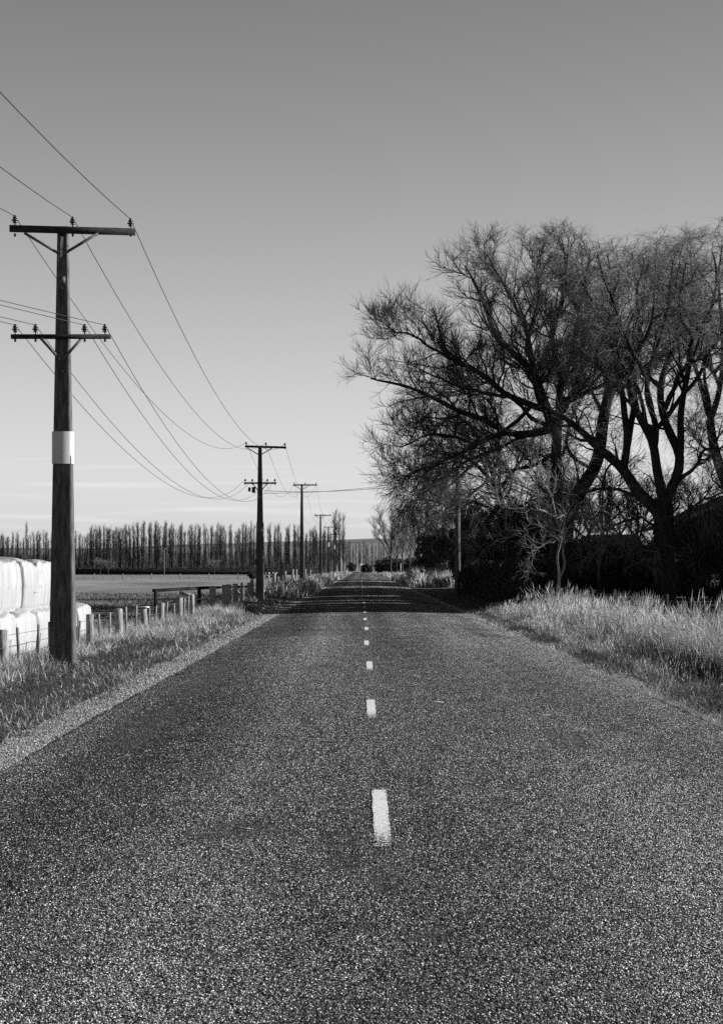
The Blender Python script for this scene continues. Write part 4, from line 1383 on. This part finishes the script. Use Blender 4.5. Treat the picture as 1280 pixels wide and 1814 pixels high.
bare(692, 340, 902, 'fan crowned bare tree standing alone left of the far thicket', 0, 1.0)
bare(713, 352, 925, 'slim bare tree between the fan crowned tree and its neighbour', 1, .7)
bare(738, 338, 900, 'bare tree with fine rounded crown right of the slim one', 2, .95)
bare(765, 325, 905, 'bare tree half behind the drooping willow twigs', 1, .85)
bare(782, 310, 925, 'bare tree closest to the timber pole in the distance', 0, .85)
bare(752, 365, 925, 'small bare tree in the back of the far group', 2, .7)
bare(702, 380, 935, 'small bare tree low behind the fan crowned tree', 2, .8)
bare(725, 390, 935, 'low bare tree in the far thicket, middle', 0, .8)
bare(664, 455, 982, 'small pale bare tree at the right edge of the far road', 0, 1.25, None, M['palebark'], 'pale bare_tree'.replace(' ', '_'))
rg = np.random.default_rng(8)
for k, (px, d, rx, h, lab) in enumerate(((650, 640, 2.2, 3.6, 'dark round bush left of the pale tree far up the road'), (678, 580, 2.6, 3.6, 'dark bush right behind the pale tree far up the road'), (690, 430, 4.0, 4.2, 'dark thicket bush under the fan crowned tree'),
                                          (712, 420, 4.0, 3.8, 'dark thicket bush between the far bare trees'), (738, 400, 4.2, 4.0, 'dark thicket bush right of centre of the far trees'), (764, 380, 4.0, 4.4, 'dark thicket bush behind the tall verge grass'), (788, 300, 3.0, 5.0, 'dark bush left of the timber pole, far off'),
                                          (622, 800, 2.2, 4.2, 'dark bush at the foot of the farthest power poles'))):
    evergreen('dark_bush', ((px - CX) * d / F, d, -.2), rx, rx, h, lab, 'dark bushes along the far road', k % 3)
evergreen('dark_bush', ((447 - CX) * 330 / F, 330, -.3), .9, .9, 1.3, 'small dark bush in the far corner of the paddock', 'dark bushes along the far road', 1)
for k, (px, d, h, lab) in enumerate(((178, 555, 4.2, 'left rounded grey bush at the foot of the poplars'), (192, 556, 3.4, 'right rounded grey bush at the foot of the poplars'), (380, 556, 3.6, 'bushy grey shrub low before the poplars'))):
    o = bare(px, d, HY - (h - 1.6) * F / d, lab, k, 1.5, 'grey bushes before the poplars', None, 'grey_bush')

for k, (px, d, top, lab) in enumerate(((1062, 109, 838, 'tangled bare shrub under the leaning willow trunk'), (1128, 112, 850, 'tangled bare shrub left of the V forked willow'), (1236, 104, 852, 'tangled bare shrub before the house roof'), (1010, 114, 850, 'tangled bare shrub between the first two willow trunks'))):
    bare(px, d, top, lab, k, 1.15, 'bare shrubs under the willows', M['twig'], 'bare_shrub')

# small sign with its back to us, post and marker things
d = 176.0
o = empty('road_sign', P(748, 1036, d) * [1, 1, 0])
MB().tube([(0, 0, -.3), (0, 0, P(748, 1010, d)[2])], .035, 6).build('post', M['steel'], o)
zt = P(748, 1009, d)[2]
MB().box((0, -.05, zt - .13), (.44, .02, .27)).build('plate', M['signgrey'], o)
tag(o, 'small grey rectangular sign on a thin post before the tall grass', 'sign')
d = 440.0
o = empty('street_sign', P(679.5, 1010, d) * [1, 1, 0])
MB().box((0, 0, .6), (.22, .1, 1.9)).build('post', M['whitepaint'], o)
MB().box((-.2, -.06, P(679, 1002, d)[2]), (.7, .03, .2)).build('plate', M['whitepaint'], o)
tag(o, 'white post with a short arm by the far right verge', 'sign')
d = 350.0
o = empty('marker_post', P(709.5, 1010, d) * [1, 1, 0])
MB().box((0, 0, P(709, 1001, d)[2] - .45), (.16, .16, 1.3), top=(.08, .1)).build('post', M['whitepaint'], o)
MB().box((0, 0, P(709, 1001, d)[2] + .25), (.1, .1, .12)).build('post_top', M['whitepaint'], o)
tag(o, 'upright white marker post under the far bare trees', 'post')
d = 900.0
o = empty('distant_shed', P(646, 1012, d) * [1, 1, 0])
MB().box((0, 1.5, 1.35), (3.6, 3, 2.7)).build('wall', M['wall'], o)
MB().add([(-1.95, -.2, 2.7), (1.95, -.2, 2.7), (1.95, 1.5, 3.3), (-1.95, 1.5, 3.3), (1.95, 3.2, 2.7), (-1.95, 3.2, 2.7)], quads=[(0, 1, 2, 3), (3, 2, 4, 5)]).build('roof', M['whitepaint'], o)
tag(o, 'tiny pale shed at the very end of the road', 'shed')


# ------------------------------------------------------------------ grass
def blades(x, y, z, h, w, lean, az, rng):
    n = len(x)
    b = np.stack([x, y, z], 1)
    ld = np.stack([np.cos(az), np.sin(az), np.zeros(n)], 1)
    fa = rng.uniform(0, math.pi, n); wd = np.stack([np.cos(fa), np.sin(fa), np.zeros(n)], 1) * (w / 2)[:, None]
    up = np.array([0, 0, 1.0])
    m1 = b + up * (h * .5)[:, None] * np.cos(lean * .4)[:, None] + ld * (h * .5 * np.sin(lean * .4))[:, None]
    tp = m1 + up * (h * .5 * np.cos(lean))[:, None] + ld * (h * .5 * np.sin(lean))[:, None]
    v = np.stack([b - wd, b + wd, m1 - wd * .8, m1 + wd * .8, tp], 1).reshape(-1, 3)
    o = (np.arange(n) * 5)[:, None]
    t = np.concatenate([o + np.array([[0, 1, 3]]), o + np.array([[0, 3, 2]]), o + np.array([[2, 3, 4]])])
    return v, t, tp, m1


def logy(n, a, b, rng):
    return a * (b / a) ** rng.uniform(0, 1, n)


def grass(name, n, xr, yr, hr, wr, leanr, mat, label, seed, wind=None, heads=0.0, clump=0, hprof=None, holes=()):
    rng = np.random.default_rng(seed)
    y = logy(n, *yr, rng)
    x = rng.uniform(0, 1, n)
    x = xr[0] + (xr[1] - xr[0]) * x
    if clump:
        k = rng.integers(0, clump, n); cy = logy(clump, *yr, rng); cx = rng.uniform(*xr, clump)
        s = np.clip(cy / 45, .6, 2.2)
        x = np.clip(cx[k] + rng.normal(0, .13, n), xr[0] - .1, xr[1] + .1); y = cy[k] + rng.normal(0, .22, n) * s[k]
    keep = np.ones(len(x), bool)
    for hx_, hy_, rx_, ry_ in holes:         # dry stems thinned so dark green grass stands in for shaded hollows
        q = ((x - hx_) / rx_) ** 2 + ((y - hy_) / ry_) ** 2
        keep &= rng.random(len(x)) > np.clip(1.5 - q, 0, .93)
    x, y = x[keep], y[keep]; n = len(x)
    pn = patchn(x, y, seed + 1, 1.1)
    h = rng.uniform(hr[0], hr[1], n) * (1 + .28 * np.clip(pn, -1.2, 1.2))
    if hprof is not None: h = h * np.interp(x, *hprof)
    w = rng.uniform(wr[0], wr[1], n) * np.clip((y / 45) ** .6, .8, 2.5)
    lean = rng.uniform(leanr[0], leanr[1], n)
    az = rng.uniform(0, 2 * math.pi, n) if wind is None else rng.normal(wind, .9, n)
    z = ground_z(x, y) - .02
    v, t, tp, m1 = blades(x, y, z, h, w, lean, az, rng)
    if heads:
        k = rng.random(n) < heads
        c = tp[k]; d_ = norm(tp[k] - m1[k]); L = (h[k] * rng.uniform(.12, .24, k.sum()))[:, None]
        ww = np.stack([np.cos(az[k]), np.sin(az[k]), 0 * az[k]], 1) * (w[k] * .95)[:, None]
        vv = np.stack([c - d_ * L * .7, c + ww, c + d_ * L, c - ww], 1).reshape(-1, 3)
        o = (np.arange(k.sum()) * 4)[:, None] + len(v)
        t = np.concatenate([t, o + np.array([[0, 1, 2]]), o + np.array([[0, 2, 3]])])
        v = np.concatenate([v, vv])
    ob = link(name, mesh_np(name, v, tris=t), mat)
    return tag(ob, label, 'grass', kind='stuff')


# right verge: tall dry stems, darker green that also paints shade into the ditch, low tufts along the seal
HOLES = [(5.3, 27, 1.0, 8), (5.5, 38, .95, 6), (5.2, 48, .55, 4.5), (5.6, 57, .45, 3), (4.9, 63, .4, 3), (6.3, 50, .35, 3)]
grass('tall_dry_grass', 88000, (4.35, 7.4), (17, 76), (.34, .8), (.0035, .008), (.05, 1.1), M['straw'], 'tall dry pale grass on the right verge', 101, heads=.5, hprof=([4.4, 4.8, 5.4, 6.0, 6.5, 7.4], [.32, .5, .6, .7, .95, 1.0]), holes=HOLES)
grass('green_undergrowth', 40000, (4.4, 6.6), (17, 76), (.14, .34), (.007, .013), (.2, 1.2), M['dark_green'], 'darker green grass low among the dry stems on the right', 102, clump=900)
grass('edge_tufts', 17000, (3.98, 4.5), (17, 80), (.07, .22), (.005, .010), (.3, 1.4), M['dark_green'], 'short dark tufts along the right edge of the seal', 103, clump=520)
grass('edge_straw', 7000, (3.72, 4.5), (17, 80), (.08, .25), (.005, .01), (1.0, 1.6), M['litter'], 'flattened straw along the right edge of the seal', 104)
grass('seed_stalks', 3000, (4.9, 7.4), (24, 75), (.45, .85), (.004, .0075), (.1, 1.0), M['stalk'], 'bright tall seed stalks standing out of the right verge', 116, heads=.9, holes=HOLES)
# left verge
grass('bright_straw', 15000, (-5.7, -4.1), (44, 74), (.12, .36), (.006, .012), (.3, 1.5), M['straw'], 'bright dry straw clumps beside the middle fence posts', 117, clump=420)
grass('verge_grass', 34000, (-5.3, -4.0), (24, 110), (.06, .2), (.006, .011), (.2, 1.2), M['dark_green'], 'short green grass on the left verge', 105)
grass('weed_tufts', 16000, (-4.5, -3.22), (20, 110), (.04, .16), (.005, .010), (.2, 1.3), M['dark_green'], 'dark weed tufts creeping into the left gravel', 115, clump=260)
grass('straw_litter', 9000, (-5.0, -3.4), (20, 120), (.08, .28), (.005, .012), (1.25, 1.62), M['litter'], 'flattened dry straw between the left gravel and the grass', 106)
grass('fence_grass', 46000, (-7.0, -4.9), (26, 110), (.12, .36), (.006, .012), (.3, 1.5), M['straw'], 'tangled dry grass along the left fence', 107, clump=900)
grass('fence_green', 22000, (-7.2, -4.9), (26, 110), (.12, .3), (.007, .012), (.3, 1.4), M['dark_green'], 'green grass along the left fence', 108, clump=600)
# further along both verges
grass('far_left_grass', 22000, (-7.5, -3.4), (108, 640), (.35, .95), (.03, .06), (.2, 1.1), M['straw'], 'pale grass on the far left verge under the poles', 109, clump=1600)
grass('far_right_grass', 26000, (4.1, 9.5), (178, 640), (.35, 1.0), (.03, .06), (.2, 1.1), M['straw'], 'pale rough grass on the far right verge', 110, clump=1600)
grass('pampas_clumps', 9000, (5.0, 8.4), (173, 200), (1.1, 1.9), (.03, .05), (.2, 1.2), M['straw'], 'tall arching grass clumps beyond the timber pole', 111, wind=2.6, clump=26)
grass('paddock_grass', 26000, (-30, -7.0), (44, 150), (.06, .22), (.02, .04), (.3, 1.3), M['green'], 'rough grass of the near paddock', 112)

# bare stalks and litter lying on the seal
for k, (px, py, L, a) in enumerate(((770, 1244, .2, .05), (952, 1264, .26, -.3), (873, 1234, .1, .2), (152, 1491, .09, .1), (430, 1467, .13, .1), (370, 1603, .09, .3))):
    d = EYE * F / (py - HY) * .995
    x = (px - CX) * d / F
    o = MB().tube([(-L / 2, 0, .006), (0, .01, .013), (L / 2, -.004, .006)], [.004, .006, .003], 5).build('fallen_stalk', M['whitepaint'] if k < 2 else M['timber'])
    o.location = (x, d, crown(x) + .003); o.rotation_euler.z = a
    tag(o, ['longer pale dry stalk lying right of the centre line', 'pale bent stalk lying nearer the right verge', 'tiny stalk lying between the two pale stalks', 'short stalk lying far left on the near lane', 'dry leaf stem lying left of the nearest dash', 'small stem lying low on the near lane'][k], 'stalk', 'dry stalks lying on the road')
